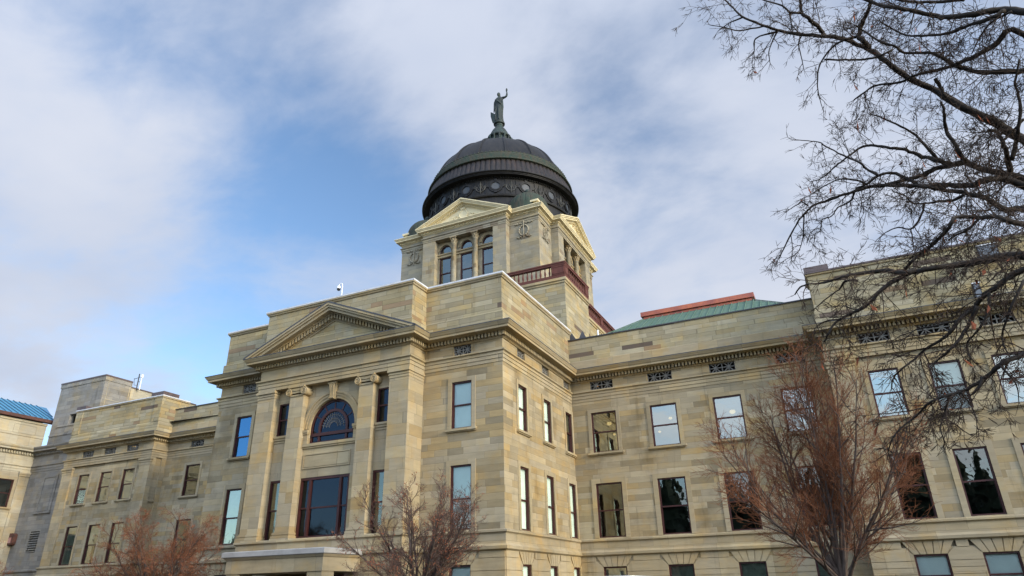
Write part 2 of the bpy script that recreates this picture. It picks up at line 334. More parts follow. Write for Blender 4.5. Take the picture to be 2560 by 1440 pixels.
        for a, b, c, e in holes:
            s.quad(P(a, d, c), P(a, d, e), P(a, d - dep, e), P(a, d - dep, c)); s.quad(P(b, d, c), P(b, d, e), P(b, d - dep, e), P(b, d - dep, c))
            s.quad(P(a, d, c), P(b, d, c), P(b, d - dep, c), P(a, d - dep, c)); s.quad(P(a, d, e), P(b, d, e), P(b, d - dep, e), P(a, d - dep, e))
        return s
    def build(s, name, mat=None, parent=None, smooth=False, fix=True, label=None, cuts=None, axis=0):
        if cuts:
            bins = {}
            for f, mi in zip(s.f, s.mi):
                c = [sum(s.v[i][k] for i in f) / len(f) for k in range(3)]; bins.setdefault(cuts(c) if callable(cuts) else sum(c[axis] > q for q in cuts), []).append((f, mi))
            out = []
            for k in sorted(bins):
                m = MB(); m.mats = s.mats; ids = {}
                for f, mi in bins[k]:
                    for i in f:
                        if i not in ids: ids[i] = len(m.v); m.v.append(s.v[i])
                    m.f.append(tuple(ids[i] for i in f)); m.mi.append(mi)
                out.append(m.build(name, mat, parent, smooth, fix, label))
            return out
        me = bpy.data.meshes.new(name); me.from_pydata(s.v, [], s.f)
        names = s.mats if s.mats else [mat]
        for q in names: me.materials.append(M[q])
        if len(names) > 1: me.polygons.foreach_set('material_index', s.mi)
        if fix:
            b = bmesh.new(); b.from_mesh(me); bmesh.ops.recalc_face_normals(b, faces=b.faces); b.to_mesh(me); b.free()
        if smooth: me.polygons.foreach_set('use_smooth', [True] * len(me.polygons))
        o = bpy.data.objects.new(name, me); COL.objects.link(o)
        if parent is not None: o.parent = parent; o.matrix_parent_inverse = Matrix.Translation(parent.location).inverted()
        if label: o['label'] = label
        return o

def tag(o, label=None, cat=None, group=None, kind=None):
    for k, v in (('label', label), ('category', cat), ('group', group), ('kind', kind)):
        if v: o[k] = v
    return o
def thing(name, label, cat, loc=(0, 0, 0), group=None):
    o = bpy.data.objects.new(name, None); COL.objects.link(o); o.location = loc; o.empty_display_size = 0.5
    return tag(o, label, cat, group)
def front(Y, x=0.0): return lambda u, d, z: (x + u, Y - d, z)
def side(X, y=0.0): return lambda u, d, z: (X + d, y + u, z)

# ------------------------------------------------------------------ the capitol building
B = thing('capitol_building', 'domed tan sandstone capitol building with a pedimented portico and long wings', 'building', (-26.24, 32, 0))
UP = (9.93, 12.60); LO = (4.66, 7.96); BS = (1.0, 2.97)     # window sill and head heights of the three storeys
rooms = MB()

def window(P, c, z, wd, blind=None, d=-0.03, sill=False, surround=0.0, mull=(), trans=0.5, gl='glass', par=None, fw=0.065, bz=None, room=True, sill_ext=0.3):
    """sash window: deep frame mesh with pane, blind, stone surround and sill below it"""
    z0, z1 = z; a, b = c - wd / 2, c + wd / 2; m = MB(); g = MB(); D = d - 0.22
    m.pbox(P, a, a + fw, D, d, z0, z1); m.pbox(P, b - fw, b, D, d, z0, z1)
    m.pbox(P, a + fw, b - fw, D, d, z1 - fw * 1.25, z1); m.pbox(P, a + fw, b - fw, D, d, z0, z0 + fw * 1.1)
    us = [a + fw] + [a + wd * q for q in mull] + [b - fw]
    for q in mull: m.pbox(P, a + wd * q - 0.075, a + wd * q + 0.075, D, d + 0.005, z0 + fw * 1.1, z1 - fw * 1.25)
    zm = z0 + (z1 - z0) * trans
    for i in range(len(us) - 1):
        l = us[i] + (0.075 if i else 0); r = us[i + 1] - (0.075 if i < len(us) - 2 else 0)
        if trans: m.pbox(P, l, r, d - 0.15, d - 0.05, zm - 0.04, zm + 0.04)
        for lo, hi, dd in (((z0 + fw, zm, -0.125), (zm, z1 - fw, -0.085)) if trans else ((z0 + fw, z1 - fw, -0.11),)):
            m.pbox(P, l, l + 0.035, d + dd - 0.02, d + dd + 0.03, lo, hi); m.pbox(P, r - 0.035, r, d + dd - 0.02, d + dd + 0.03, lo, hi)
            g.quad(P(l, d + dd, lo), P(r, d + dd, lo), P(r, d + dd, hi), P(l, d + dd, hi))
    if blind == 'blind' and gl == 'glass': gl = 'glass_clear'
    o = m.build('window', 'wood', par or B)
    g.build('pane', gl, o, fix=False)
    if blind:
        q = MB(); l0 = z0 + (z1 - z0) * (bz if bz else 0.0)
        n = 8
        for i in range(n):
            x0, x1 = a + (b - a) * i / n, a + (b - a) * (i + 1) / n; k = 0.02 if blind == 'sheer' else 0.0
            q.quad(P(x0, d - 0.165 - k * (i % 2), l0), P(x1, d - 0.165 - k * ((i + 1) % 2), l0), P(x1, d - 0.165 - k * ((i + 1) % 2), z1), P(x0, d - 0.165 - k * (i % 2), z1))
        q.build('blind' if blind != 'sheer' else 'curtain', blind, o, fix=False)
    if surround:
        s = MB(); w_ = surround; e = 0.045
        s.pbox(P, a - w_, a, -0.02, e, z0 - (0 if sill else 0.03), z1 + w_); s.pbox(P, b, b + w_, -0.02, e, z0 - (0 if sill else 0.03), z1 + w_); s.pbox(P, a, b, -0.02, e - 0.003, z1, z1 + w_)
        s.build('surround', 'trim', o)
    if sill:
        s = MB(); e = surround + sill_ext - 0.22
        s.pbox(P, a - e, b + e, -0.1, 0.17, z0 - 0.13, z0 - 0.002); s.pbox(P, a - e + 0.05, b + e - 0.05, -0.02, 0.1, z0 - 0.19, z0 - 0.131)
        s.build('sill', 'trim', o)
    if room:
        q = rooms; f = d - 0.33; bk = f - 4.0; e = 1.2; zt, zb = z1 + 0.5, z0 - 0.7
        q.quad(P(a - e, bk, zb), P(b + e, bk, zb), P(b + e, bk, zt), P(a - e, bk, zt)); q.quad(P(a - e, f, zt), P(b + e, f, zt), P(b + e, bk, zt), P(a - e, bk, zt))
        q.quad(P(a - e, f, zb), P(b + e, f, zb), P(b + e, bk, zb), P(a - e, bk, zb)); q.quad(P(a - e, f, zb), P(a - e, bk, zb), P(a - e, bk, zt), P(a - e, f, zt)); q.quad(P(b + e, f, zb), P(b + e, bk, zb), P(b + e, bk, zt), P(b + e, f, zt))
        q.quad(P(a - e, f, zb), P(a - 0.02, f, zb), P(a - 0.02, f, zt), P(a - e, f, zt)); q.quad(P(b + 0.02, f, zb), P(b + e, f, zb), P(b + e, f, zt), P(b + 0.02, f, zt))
    return o

def hole(c, z, wd): return (c - wd / 2, c + wd / 2, z[0], z[1])

GRZ = (14.19, 14.79)
def grille(P, c, wd):
    m = MB(); a, b = c - wd / 2, c + wd / 2; z0, z1 = GRZ; d0, d1 = -0.16, -0.09
    for u0, u1, zz0, zz1 in ((a, a + .05, z0, z1), (b - .05, b, z0, z1), (a, b, z0, z0 + .05), (a, b, z1 - .05, z1), (c - .03, c + .03, z0, z1)): m.pbox(P, u0, u1, d0, d1, zz0, zz1)
    for q in ((a + c) / 2, (b + c) / 2):
        zc = (z0 + z1) / 2; hw, hh = wd / 4, (z1 - z0) / 2
        for k in range(8):
            an = k * math.pi / 4; s_ = 1 / max(abs(math.cos(an)) / hw, abs(math.sin(an)) / hh)
            e = (q + math.cos(an) * s_, zc + math.sin(an) * s_); px, pz = -math.sin(an) * .03, math.cos(an) * .03
            m.prism(P, [(q - px, zc - pz), (e[0] - px, e[1] - pz), (e[0] + px, e[1] + pz), (q + px, zc + pz)], d0 + .01, d1 - .01)
        m.prism(P, [(q + .09 * math.cos(k * math.pi / 5), zc + .09 * math.sin(k * math.pi / 5)) for k in range(10)], d0, d1)
    o = m.build('grille', 'greyiron', B)
    k = MB(); k.pbox(P, a - .1, b + .1, -1.2, -1.15, z0 - .1, z1 + .1); k.quad(P(a, -.34, z1), P(b, -.34, z1), P(b, -1.15, z1 + .1), P(a, -1.15, z1 + .1)); k.quad(P(a, -.34, z0), P(b, -.34, z0), P(b, -1.15, z0 - .1), P(a, -1.15, z0 - .1)); k.build('grille_backing', 'iron', o)
def ghole(c, wd): return (c - wd / 2, c + wd / 2, *GRZ)

# outline of the main floors, left to right
XL, XR, PY, WY, PO = -36.95, -15.5, 32.0, 42.85, 30.45
PX0, PX1 = -31.86, -20.62
RX, RY, RX1 = 0.8, 41.25, 13.2
LX0, LX1 = -67.3, -55.15
PATH = [(LX0, 44.0), (LX0, RY), (LX1, RY), (LX1, WY), (XL, WY), (XL, PY), (PX0, PY), (PX0, PO), (PX1, PO), (PX1, PY), (XR, PY), (XR, WY), (RX, WY), (RX, RY), (RX1, RY), (RX1, 60.0)]
FY = front(0)
def fr(Y): return front(Y)

CXM = -26.24
# --- walls ---------------------------------------------------------
EB = 13.42      # underside of the entablature
wm = MB()
# pavilion front left and right of the portico
for c, u0, u1 in ((-34.42, XL, PX0), (-18.07, PX1, XR)):
    wm.wall(fr(PY), u0, u1, 3.3, 16.0, [hole(c, UP, 1.28), hole(c, LO, 1.28), ghole(c, 1.15)])
wm.wall(side(XR), PY, WY, 3.3, 16.0, [h for c in (34.54, 38.28, 42.02) for h in (hole(c, UP, 1.16), hole(c, LO, 1.16))] + [ghole(c, 1.1) for c in (34.54, 38.28, 42.02)])
wm.quad((XL, PY, 3.3), (XL, WY, 3.3), (XL, WY, 16), (XL, PY, 16))
# portico returns
for x, e in ((PX0, .004), (PX1, -.004)): wm.quad((x + e, PO + .02, 3.3), (x + e, PY, 3.3), (x + e, PY, EB), (x + e, PO + .02, EB)); wm.quad((x, PO, EB), (x, PY, EB), (x, PY, 16), (x, PO, 16))
wings = [(-13.28, 0), (-9.24, 0), (-5.2, 0), (-1.16, 0)]
WW = 1.74
wm.wall(fr(WY), XR, RX, 3.3, 16.0, [h for c, _ in wings for h in (hole(c, UP, WW), hole(c, LO, WW), ghole(c, 1.62))])
lw = [-39.2, -43.2, -47.3, -51.5]
wm.wall(fr(WY), LX1, XL, 3.3, 16.0, [h for c in lw for h in (hole(c, UP, WW), hole(c, LO, WW), ghole(c, 1.62))])
wm.build('wall', 'wall', B, cuts=(CXM,))
# end pavilions: wall field set back behind corner piers
pm = MB(); fm = MB()
RPW = [3.52, 6.47, 9.42]; LPW = [-64.15, -61.03, -57.95]
for x0, x1, cs in ((RX, RX1, RPW), (LX0, LX1, LPW)):
    fm.wall(fr(RY + .16), x0 + 1.3, x1 - 1.3, 3.3, EB, [h for c in cs for h in (hole(c, UP, 1.52), hole(c, LO, 1.52))])
    for a, b in ((x0, x0 + 1.36), (x1 - 1.36, x1)):
        pm.wall(fr(RY), a, b, 3.3, EB, []); pm.quad((b if a == x0 else a, RY, 3.3), (b if a == x0 else a, RY + .16, 3.3), (b if a == x0 else a, RY + .16, EB), (b if a == x0 else a, RY, EB))
    fm.wall(fr(RY), x0, x1, EB, 16.0, [ghole(c, 1.6) for c in cs]); fm.quad((x0 + 1.3, RY, EB), (x1 - 1.3, RY, EB), (x1 - 1.3, RY + .3, EB), (x0 + 1.3, RY + .3, EB))
pm.quad((RX, RY, 3.3), (RX, WY, 3.3), (RX, WY, 16), (RX, RY, 16)); pm.quad((RX1, RY, 0), (RX1, 60, 0), (RX1, 60, 16), (RX1, RY, 16))
pm.quad((LX0, RY, 3.3), (LX0, 44, 3.3), (LX0, 44, 16), (LX0, RY, 16))
# inner flank of the far left pavilion: pier, recessed strip, pier
for a, b in ((RY, RY + .5), (WY - .45, WY)): pm.quad((LX1, a, 3.3), (LX1, b, 3.3), (LX1, b, EB), (LX1, a, EB))
pm.quad((LX1, RY, EB), (LX1, WY, EB), (LX1, WY, 16), (LX1, RY, 16)); pm.quad((LX1 - .14, RY + .5, 3.3), (LX1 - .14, WY - .45, 3.3), (LX1 - .14, WY - .45, EB), (LX1 - .14, RY + .5, EB))
for y in (RY + .5, WY - .45): pm.quad((LX1, y, 3.3), (LX1 - .14, y, 3.3), (LX1 - .14, y, EB), (LX1, y, EB))
pm.quad((LX1, RY + .5, EB), (LX1, WY - .45, EB), (LX1 - .14, WY - .45, EB), (LX1 - .14, RY + .5, EB)); pm.box(LX1 - .14, LX1 - .02, RY + .5, WY - .45, 9.6, 9.75)
fm.build('pavilion_wall', 'wall', B, cuts=(CXM,)); pm.build('corner_pier', 'pier', B, cuts=(-61.2, CXM, 7.0))
cp = MB()
for x0, x1 in ((RX, RX + 1.36), (RX1 - 1.36, RX1), (LX0, LX0 + 1.36), (LX1 - 1.36, LX1)):
    e = [(x0, RY + .15), (x0, RY), (x1, RY), (x1, RY + .15)]
    cp.sweep(e, [(0, 12.72), (.03, 12.72), (.03, 12.95), (.07, 12.98), (.07, 13.1), (.15, 13.2), (.15, 13.33), (.10, 13.36), (0, 13.36)])
e = [(LX1, RY), (LX1, RY + .5)]
cp.build('pier_capital', 'trim', B, cuts=(-61.2, CXM, 7.0))

# --- entablature and cornice along the whole front --------------------
ent = MB(); ent.mat('trim')
ent.sweep(PATH, [(0, EB), (.03, EB), (.03, 13.62), (.065, 13.625), (.065, 13.84), (.10, 13.845), (.10, 13.99), (.20, 14.05), (.20, 14.12), (.02, 14.15), (0, 14.15)])
ent.build('architrave', 'trim', B)
co = MB(); co.mat('trim')
co.sweep(PATH, [(0, 14.78), (.06, 14.79), (.10, 14.84), (.12, 14.86), (.12, 14.875), (.03, 14.876), (.03, 15.11), (.33, 15.12), (.36, 15.15), (.70, 15.16), (.70, 15.30), (.745, 15.31), (.80, 15.40), (.85, 15.47), (.85, 15.505)])
co.dentils(PATH, .02, .31, 14.878, 15.105, .225)
co.mat('lead'); co.sweep(PATH, [(.70, 15.50), (.875, 15.506), (.875, 15.545), (.0, 15.70)])
co.build('cornice', 'trim', B)

# --- string course between ground floor and main floor ----------------
bc = MB()
bc.sweep(PATH, [(.06, 3.58), (.20, 3.66), (.22, 3.80), (.10, 3.90), (.08, 3.93), (.08, 4.36), (.10, 4.40), (.19, 4.46), (.19, 4.55), (.0, 4.62)])
bc.build('string_course', 'base', B)

# --- rusticated ground floor -------------------------------------------
rb = MB(); rj = MB()
def rustic(P, u0, u1, wins, wd):
    rb_lo = 0.0
    holes = [hole(c, BS, wd) for c in wins]
    rj.wall(P, u0, u1, 0, 3.3, holes, d=0.0)
    sp = 0.34   # splay of the flat arches
    edges = [u0] + [e for c in wins for e in (c - wd / 2, c + wd / 2)] + [u1]
    for i in range(0, len(edges), 2):
        a, b = edges[i], edges[i + 1]
        if b - a < 0.15: continue
        z = 2.66
        while z > 0.3: rb.pbox(P, a, b, -.02, .055, z - .285 , z); z -= .31
        # block beside the flat arch, with a clipped corner
        ka, kb = (sp if i else 0), (sp if i + 2 < len(edges) else 0)
        pts = [(a, 2.685), (b, 2.685), (b, 2.97), (b - kb * .95, 3.25), (a + ka * .95, 3.25), (a, 2.97)]
        rb.prism(P, pts, -.02, .055)
        rb.pbox(P, a + ka * 1.35, b - kb * 1.35, -.02, .055, 3.275, 3.6)
    for c in wins:
        n = 5
        for k in range(n):
            lo0, lo1 = c - wd / 2 + wd * k / n + .018, c - wd / 2 + wd * (k + 1) / n - .018
            t0 = c - (wd / 2 + sp * 1.25) + (wd + sp * 2.5) * k / n + .02; t1 = c - (wd / 2 + sp * 1.25) + (wd + sp * 2.5) * (k + 1) / n - .02
            rb.prism(P, [(lo0, 2.98), (lo1, 2.98), (t1, 3.6), (t0, 3.6)], -.02, .055)
rustic(fr(PY), PX1, XR, [-18.07], 1.28); rustic(fr(PY), XL, PX0, [-34.42], 1.28)
rustic(side(XR), PY, WY, [34.54, 38.28, 42.02], 1.16)
rustic(fr(WY), XR, RX, [c for c, _ in wings], 1.5)
rustic(fr(RY), RX, RX1, RPW, 1.5); rustic(fr(RY), LX0, LX1, LPW, 1.5); rustic(fr(WY), LX1, XL, lw, 1.5)
rustic(side(LX1), RY, WY, [], 1); rustic(fr(PO), PX0, PX1, [], 1.0); rustic(side(PX1), PO, PY, [], 1)
rj.quad((RX, RY, 0), (RX, WY, 0), (RX, WY, 3.3), (RX, RY, 3.3)); rj.quad((XL, PY, 0), (XL, WY, 0), (XL, WY, 3.3), (XL, PY, 3.3))
rb.build('rusticated_block', 'base', B)['kind'] = 'stuff'
rj.build('ground_floor_wall', 'base', B)

# --- windows -------------------------------------------------------------
S_ = .24
for c, bl in ((-34.42, None), (-18.07, 'blind')):
    window(fr(PY), c, UP, 1.28, bl, sill=True, surround=S_, gl='glass' if bl else 'glass_azure'); window(fr(PY), c, LO, 1.28, bl if bl else 'sheer', surround=S_ + .03, trans=.47); window(fr(PY), c, BS, 1.28, 'blind')
for c, a, b in ((34.54, 'blind', 'blind'), (38.28, 'blind', 'blind'), (42.02, None, 'blind')):
    window(side(XR), c, UP, 1.16, a, sill=True, surround=S_); window(side(XR), c, LO, 1.16, b, surround=S_ + .03, trans=.47); window(side(XR), c, BS, 1.16, 'blind')
for i, (c, _) in enumerate(wings):
    window(fr(WY), c, UP, WW, None, sill=True, surround=S_, sill_ext=.32); window(fr(WY), c, LO, WW, 'shade' if i == 2 else None, bz=.5 if i == 2 else None, surround=S_ + .05, trans=.49, gl='glass_dim'); window(fr(WY), c, BS, 1.5, 'sheer')
for c in lw:
    window(fr(WY), c, UP, WW, None, sill=True, surround=S_, gl='glass_dim'); window(fr(WY), c, LO, WW, None, surround=S_ + .05, gl='glass_dim'); window(fr(WY), c, BS, 1.5, None)
for i, c in enumerate(RPW):
    window(fr(RY + .16), c, UP, 1.52, 'shade' if i == 0 else ('blind' if i == 1 else None), sill=True, surround=S_, bz=(0.0, .5, 0)[i] or None); window(fr(RY + .16), c, LO, 1.52, None, surround=S_ + .05, trans=.5, gl='glass_dim'); window(fr(RY), c, BS, 1.5, 'blind')
for i, c in enumerate(LPW):
    window(fr(RY + .16), c, UP, 1.52, 'shade', sill=True, surround=S_ - .03); window(fr(RY + .16), c, LO, 1.52, 'sheer', bz=.5 if i else None, surround=S_, trans=.48); window(fr(RY), c, BS, 1.5, None)
for P, cs, wd in ((fr(PY), (-34.42, -18.07), 1.15), (side(XR), (34.54, 38.28, 42.02), 1.1), (fr(WY), [c for c, _ in wings] + lw, 1.62), (fr(RY), RPW + LPW, 1.6)):
    for c in cs: grille(P, c, wd)

# --- portico ----------------------------------------------------------------
CX = -26.24
P = fr(PO); RZ = -.45                                        # recess plane behind the pilasters
pw = MB(); pw.wall(P, PX0, PX1, EB, 16.0, [])
pw.quad(P(PX0, 0, EB), P(PX1, 0, EB), P(PX1, RZ - .05, EB), P(PX0, RZ - .05, EB))
AC, AR, ASP = CX + .06, 1.66, 10.76                            # arch centre, radius, springing
BW = (-28.12, -24.60)
SWX = [(-30.42, -29.30), (-23.02, -21.92)]
holes = [(BW[0], BW[1], 4.62, 7.94)] + [(a, b, z0, z1) for a, b in SWX for z0, z1 in ((10.58, 12.60), (4.56, 7.96))]
q = fr(PO - RZ)
pr = MB(); pr.wall(q, PX0, PX1, 3.3, EB, holes + [(AC - AR, AC + AR, 9.88, EB)], dep=.3)
# spandrel round the arch
N = 28; arc = [(AC + AR * math.cos(math.pi * k / N), ASP + AR * math.sin(math.pi * k / N)) for k in range(N + 1)]
for k in range(N):
    (u0, z0), (u1, z1) = arc[k], arc[k + 1]
    pr.quad(q(u0, 0, z0), q(u1, 0, z1), q(u1, 0, EB), q(u0, 0, EB)); pr.quad(q(u0, 0, z0), q(u1, 0, z1), q(u1, -.5, z1), q(u0, -.5, z0))
pr.build('portico_wall', 'pier', B)
pw.build('portico_frieze', 'trim', B)
# outer antae and inner pilasters
def pilaster(u0, u1, ionic):
    m = MB(); b = -.5 if ionic else -1.54
    m.pbox(P, u0, u1, b, 0, 5.02, EB - (.62 if ionic else .5))
    for e, z0, z1 in ((.16, 4.44, 4.66), (.14, 4.66, 4.80), (.07, 4.80, 4.86), (.10, 4.86, 4.96), (.03, 4.96, 5.02)): m.pbox(P, u0 - e, u1 + e, b, e, z0, z1)
    o = m.build('pilaster', 'pier', B); c = MB(); uc = (u0 + u1) / 2; w_ = (u1 - u0) / 2
    if not ionic:
        for e, z0, z1 in ((.03, 12.92, 13.08), (.07, 13.08, 13.14), (.05, 13.14, 13.24), (.14, 13.24, 13.36), (.10, 13.36, 13.42)): c.pbox(P, u0 - e * .6, u1 + e * .6, b, e, z0, z1)
    else:
        c.pbox(P, u0 - .02, u1 + .02, b, .04, 12.80, 12.90); c.pbox(P, u0 - .10, u1 + .10, b, .15, 13.33, 13.42); c.pbox(P, u0 - .06, u1 + .06, b, .08, 12.98, 13.30)
        n = 24
        for k in range(n - 1):      # egg and dart echinus as a shallow swag between the volutes
            t0, t1 = k / (n - 1), (k + 1) / (n - 1); f = lambda t: 13.30 - .09 * math.sin(math.pi * t)
            uu0, uu1 = u0 + (u1 - u0) * t0, u0 + (u1 - u0) * t1
            c.hexa([P(uu0, .0, f(t0) - .1), P(uu1, .0, f(t1) - .1), P(uu1, .12, f(t1) - .1), P(uu0, .12, f(t0) - .1), P(uu0, .0, f(t0)), P(uu1, .0, f(t1)), P(uu1, .13, f(t1)), P(uu0, .13, f(t0))])
        for s_ in (-1, 1):
            vc = uc + s_ * (w_ + .07); c.prism(P, [(vc + .235 * math.cos(a * math.pi / 10), 13.07 + .235 * math.sin(a * math.pi / 10)) for a in range(20)], b, .11)
            sp = [P(vc - s_ * (.225 - .0085 * k) * math.cos(k * .55 - 1.4), .125, 13.07 + (.225 - .0085 * k) * math.sin(k * .55 + 1.74)) for k in range(26)]
            c.tube(sp, [.035 - .0006 * k for k in range(26)], 5)
    c.build('capital', 'trim', o)
for u0, u1, io in ((PX0, -30.50, 0), (-29.22, -28.18, 1), (-24.04, -23.04, 1), (-21.94, PX1, 0)): pilaster(u0, u1, io)
# archivolt, keystone, imposts, panel, sills
ar = MB()
for r0, r1, d in ((AR + .02, AR + .18, .06), (AR + .18, AR + .33, .10), (AR + .33, AR + .44, .15)):
    for k in range(N):
        a0, a1 = math.pi * k / N, math.pi * (k + 1) / N
        pp = [(AC + r * math.cos(a), ASP + r * math.sin(a)) for r, a in ((r0, a0), (r1, a0), (r1, a1), (r0, a1))]
        ar.add([q(u, -.02, z) for u, z in pp] + [q(u, d, z) for u, z in pp], [(4, 5, 6, 7), (0, 1, 5, 4), (2, 3, 7, 6), (1, 2, 6, 5), (3, 0, 4, 7)])
for s_ in (-1, 1):
    a, b = sorted((AC + s_ * (AR + .02), AC + s_ * (AR + .44)))
    ar.pbox(q, a, b, -.02, .11, 9.9, 10.45); ar.pbox(q, a - .03, b + .03, -.02, .17, 10.45, 10.55); ar.pbox(q, a - .05, b + .05, -.02, .21, 10.55, 10.70)
ar.build('archivolt', 'trim', B)
ks = MB()
ks.prism(q, [(AC - .17, 12.36), (AC + .17, 12.36), (AC + .29, 13.40), (AC - .29, 13.40)], -.02, .24)
for k in range(3): u = AC - .1 + .1 * k; ks.tube([q(u * 1.0 + (u - AC) * .5, .3, 13.3), q(u + (u - AC) * .4, .31, 13.1), q(u, .26, 12.75), q(u, .27, 12.42)], [.05, .05, .04, .045], 6)
ks.tube([q(AC - .3, .28, 13.32), q(AC + .3, .28, 13.32)], .085, 8); ks.tube([q(AC - .18, .27, 12.42), q(AC + .18, .27, 12.42)], .06, 8)
ks.build('keystone', 'trim', B)
pn = MB()
a, b, z0, z1 = -28.0, -24.70, 8.5, 9.22
for u0, u1, y0, y1 in ((a, b, z0 - .06, z0), (a, b, z1, z1 + .06), (a - .06, a, z0 - .06, z1 + .06), (b, b + .06, z0 - .06, z1 + .06)): pn.pbox(q, u0, u1, -.02, .05, y0, y1)
pn.pbox(q, a + .04, b - .04, -.02, .03, z0 + .04, z1 - .04)
pn.build('panel', 'trim', B)
sl_ = MB(); sl_.pbox(q, AC - AR - .5, AC + AR + .5, -.3, .14, 9.72, 9.88); sl_.pbox(q, AC - AR - .44, AC + AR + .44, -.02, .08, 9.62, 9.72)
for a, b in ((-30.48, -29.24), (-23.02, -21.96)): sl_.pbox(q, a, b, -.3, .15, 10.44, 10.57); sl_.pbox(q, a, b, -.02, .09, 10.30, 10.44); sl_.pbox(q, a, b, -.02, .04, 10.16, 10.27)
sl_.build('window_ledge', 'trim', B, cuts=(-28.8, -23.6))
# big tripartite window, narrow windows, fanlight
window(q, (BW[0] + BW[1]) / 2, (4.62, 7.94), BW[1] - BW[0], mull=(.205, .82), trans=.49, gl='glass_blue', fw=.12)
for a, b in SWX:
    window(q, (a + b) / 2, (10.58, 12.60), b - a, gl='glass_blue', fw=.06, d=-.03); window(q, (a + b) / 2, (4.56, 7.96), b - a, gl='glass_dim', fw=.1, d=-.03)
fan = MB(); fg = MB(); d0, d1 = -.24, -.12
def ring(m, r0, r1, a, b, n=28):
    for k in range(n):
        x0, x1 = math.pi * k / n, math.pi * (k + 1) / n
        pp = [(AC + r * math.cos(t), ASP + r * math.sin(t)) for r, t in ((r0, x0), (r1, x0), (r1, x1), (r0, x1))]
        m.add([q(u, a, z) for u, z in pp] + [q(u, b, z) for u, z in pp], [(4, 5, 6, 7), (0, 1, 5, 4), (2, 3, 7, 6), (1, 2, 6, 5), (3, 0, 4, 7)])
ring(fan, AR - .14, AR, d0, d1); ring(fan, .92, 1.08, d0, d1 + .03)
zt = 10.40
fan.pbox(q, AC - AR, AC - AR + .14, d0, d1, 9.88, ASP); fan.pbox(q, AC + AR - .14, AC + AR, d0, d1, 9.88, ASP)
fan.pbox(q, AC - AR + .14, AC + AR - .14, d0, d1 + .06, zt - .09, zt + .09); fan.pbox(q, AC - AR + .14, AC + AR - .14, d0, d1, 9.88, 10.0)
for x in (-1.0, 1.0): fan.pbox(q, AC + x - .07, AC + x + .07, d0, d1 + .02, 10.0, ASP)
for k in (1, 2, 3, 4, 5):
    t = math.pi * k / 6; e0 = (AC + 1.07 * math.cos(t), ASP + 1.07 * math.sin(t)); e1 = (AC + (AR - .13) * math.cos(t), ASP + (AR - .13) * math.sin(t)); nx, nz = -math.sin(t) * .03, math.cos(t) * .03
    fan.prism(q, [(e0[0] - nx, e0[1] - nz), (e1[0] - nx, e1[1] - nz), (e1[0] + nx, e1[1] + nz), (e0[0] + nx, e0[1] + nz)], d0 + .02, d1 - .02)
f_ = fan.build('fanlight', 'wood', B)
fg.add([q(u, -.17, z) for u, z in arc] + [q(AC - AR, -.17, 9.9), q(AC + AR, -.17, 9.9)], [tuple(range(N + 3))])
fg.build('pane', 'glass_blue', f_, fix=False)
ld = MB()      # leading of the stained glass, seen as fine lines
for k in range(1, 16):
    t = math.pi * k / 16; ld.tube([q(AC + .3 * math.cos(t), -.155, ASP + .3 * math.sin(t)), q(AC + .92 * math.cos(t), -.155, ASP + .92 * math.sin(t))], .010, 4)
for r in (.3, .52, .74): ld.tube([q(AC + r * math.cos(math.pi * k / 24), -.155, ASP + r * math.sin(math.pi * k / 24)) for k in range(25)], .012, 4)
ld.build('leading', 'greyiron', f_)
qd = rooms; qd.quad(q(AC - 2.4, -4, 9), q(AC + 2.4, -4, 9), q(AC + 2.4, -4, 13), q(AC - 2.4, -4, 13)); qd.quad(q(AC - 2.4, -.5, 13), q(AC + 2.4, -.5, 13), q(AC + 2.4, -4, 13), q(AC - 2.4, -4, 13)); qd.quad(q(AC - 2.4, -.5, 9), q(AC - 2.4, -4, 9), q(AC - 2.4, -4, 13), q(AC - 2.4, -.5, 13)); qd.quad(q(AC + 2.4, -.5, 9), q(AC + 2.4, -4, 9), q(AC + 2.4, -4, 13), q(AC + 2.4, -.5, 13))

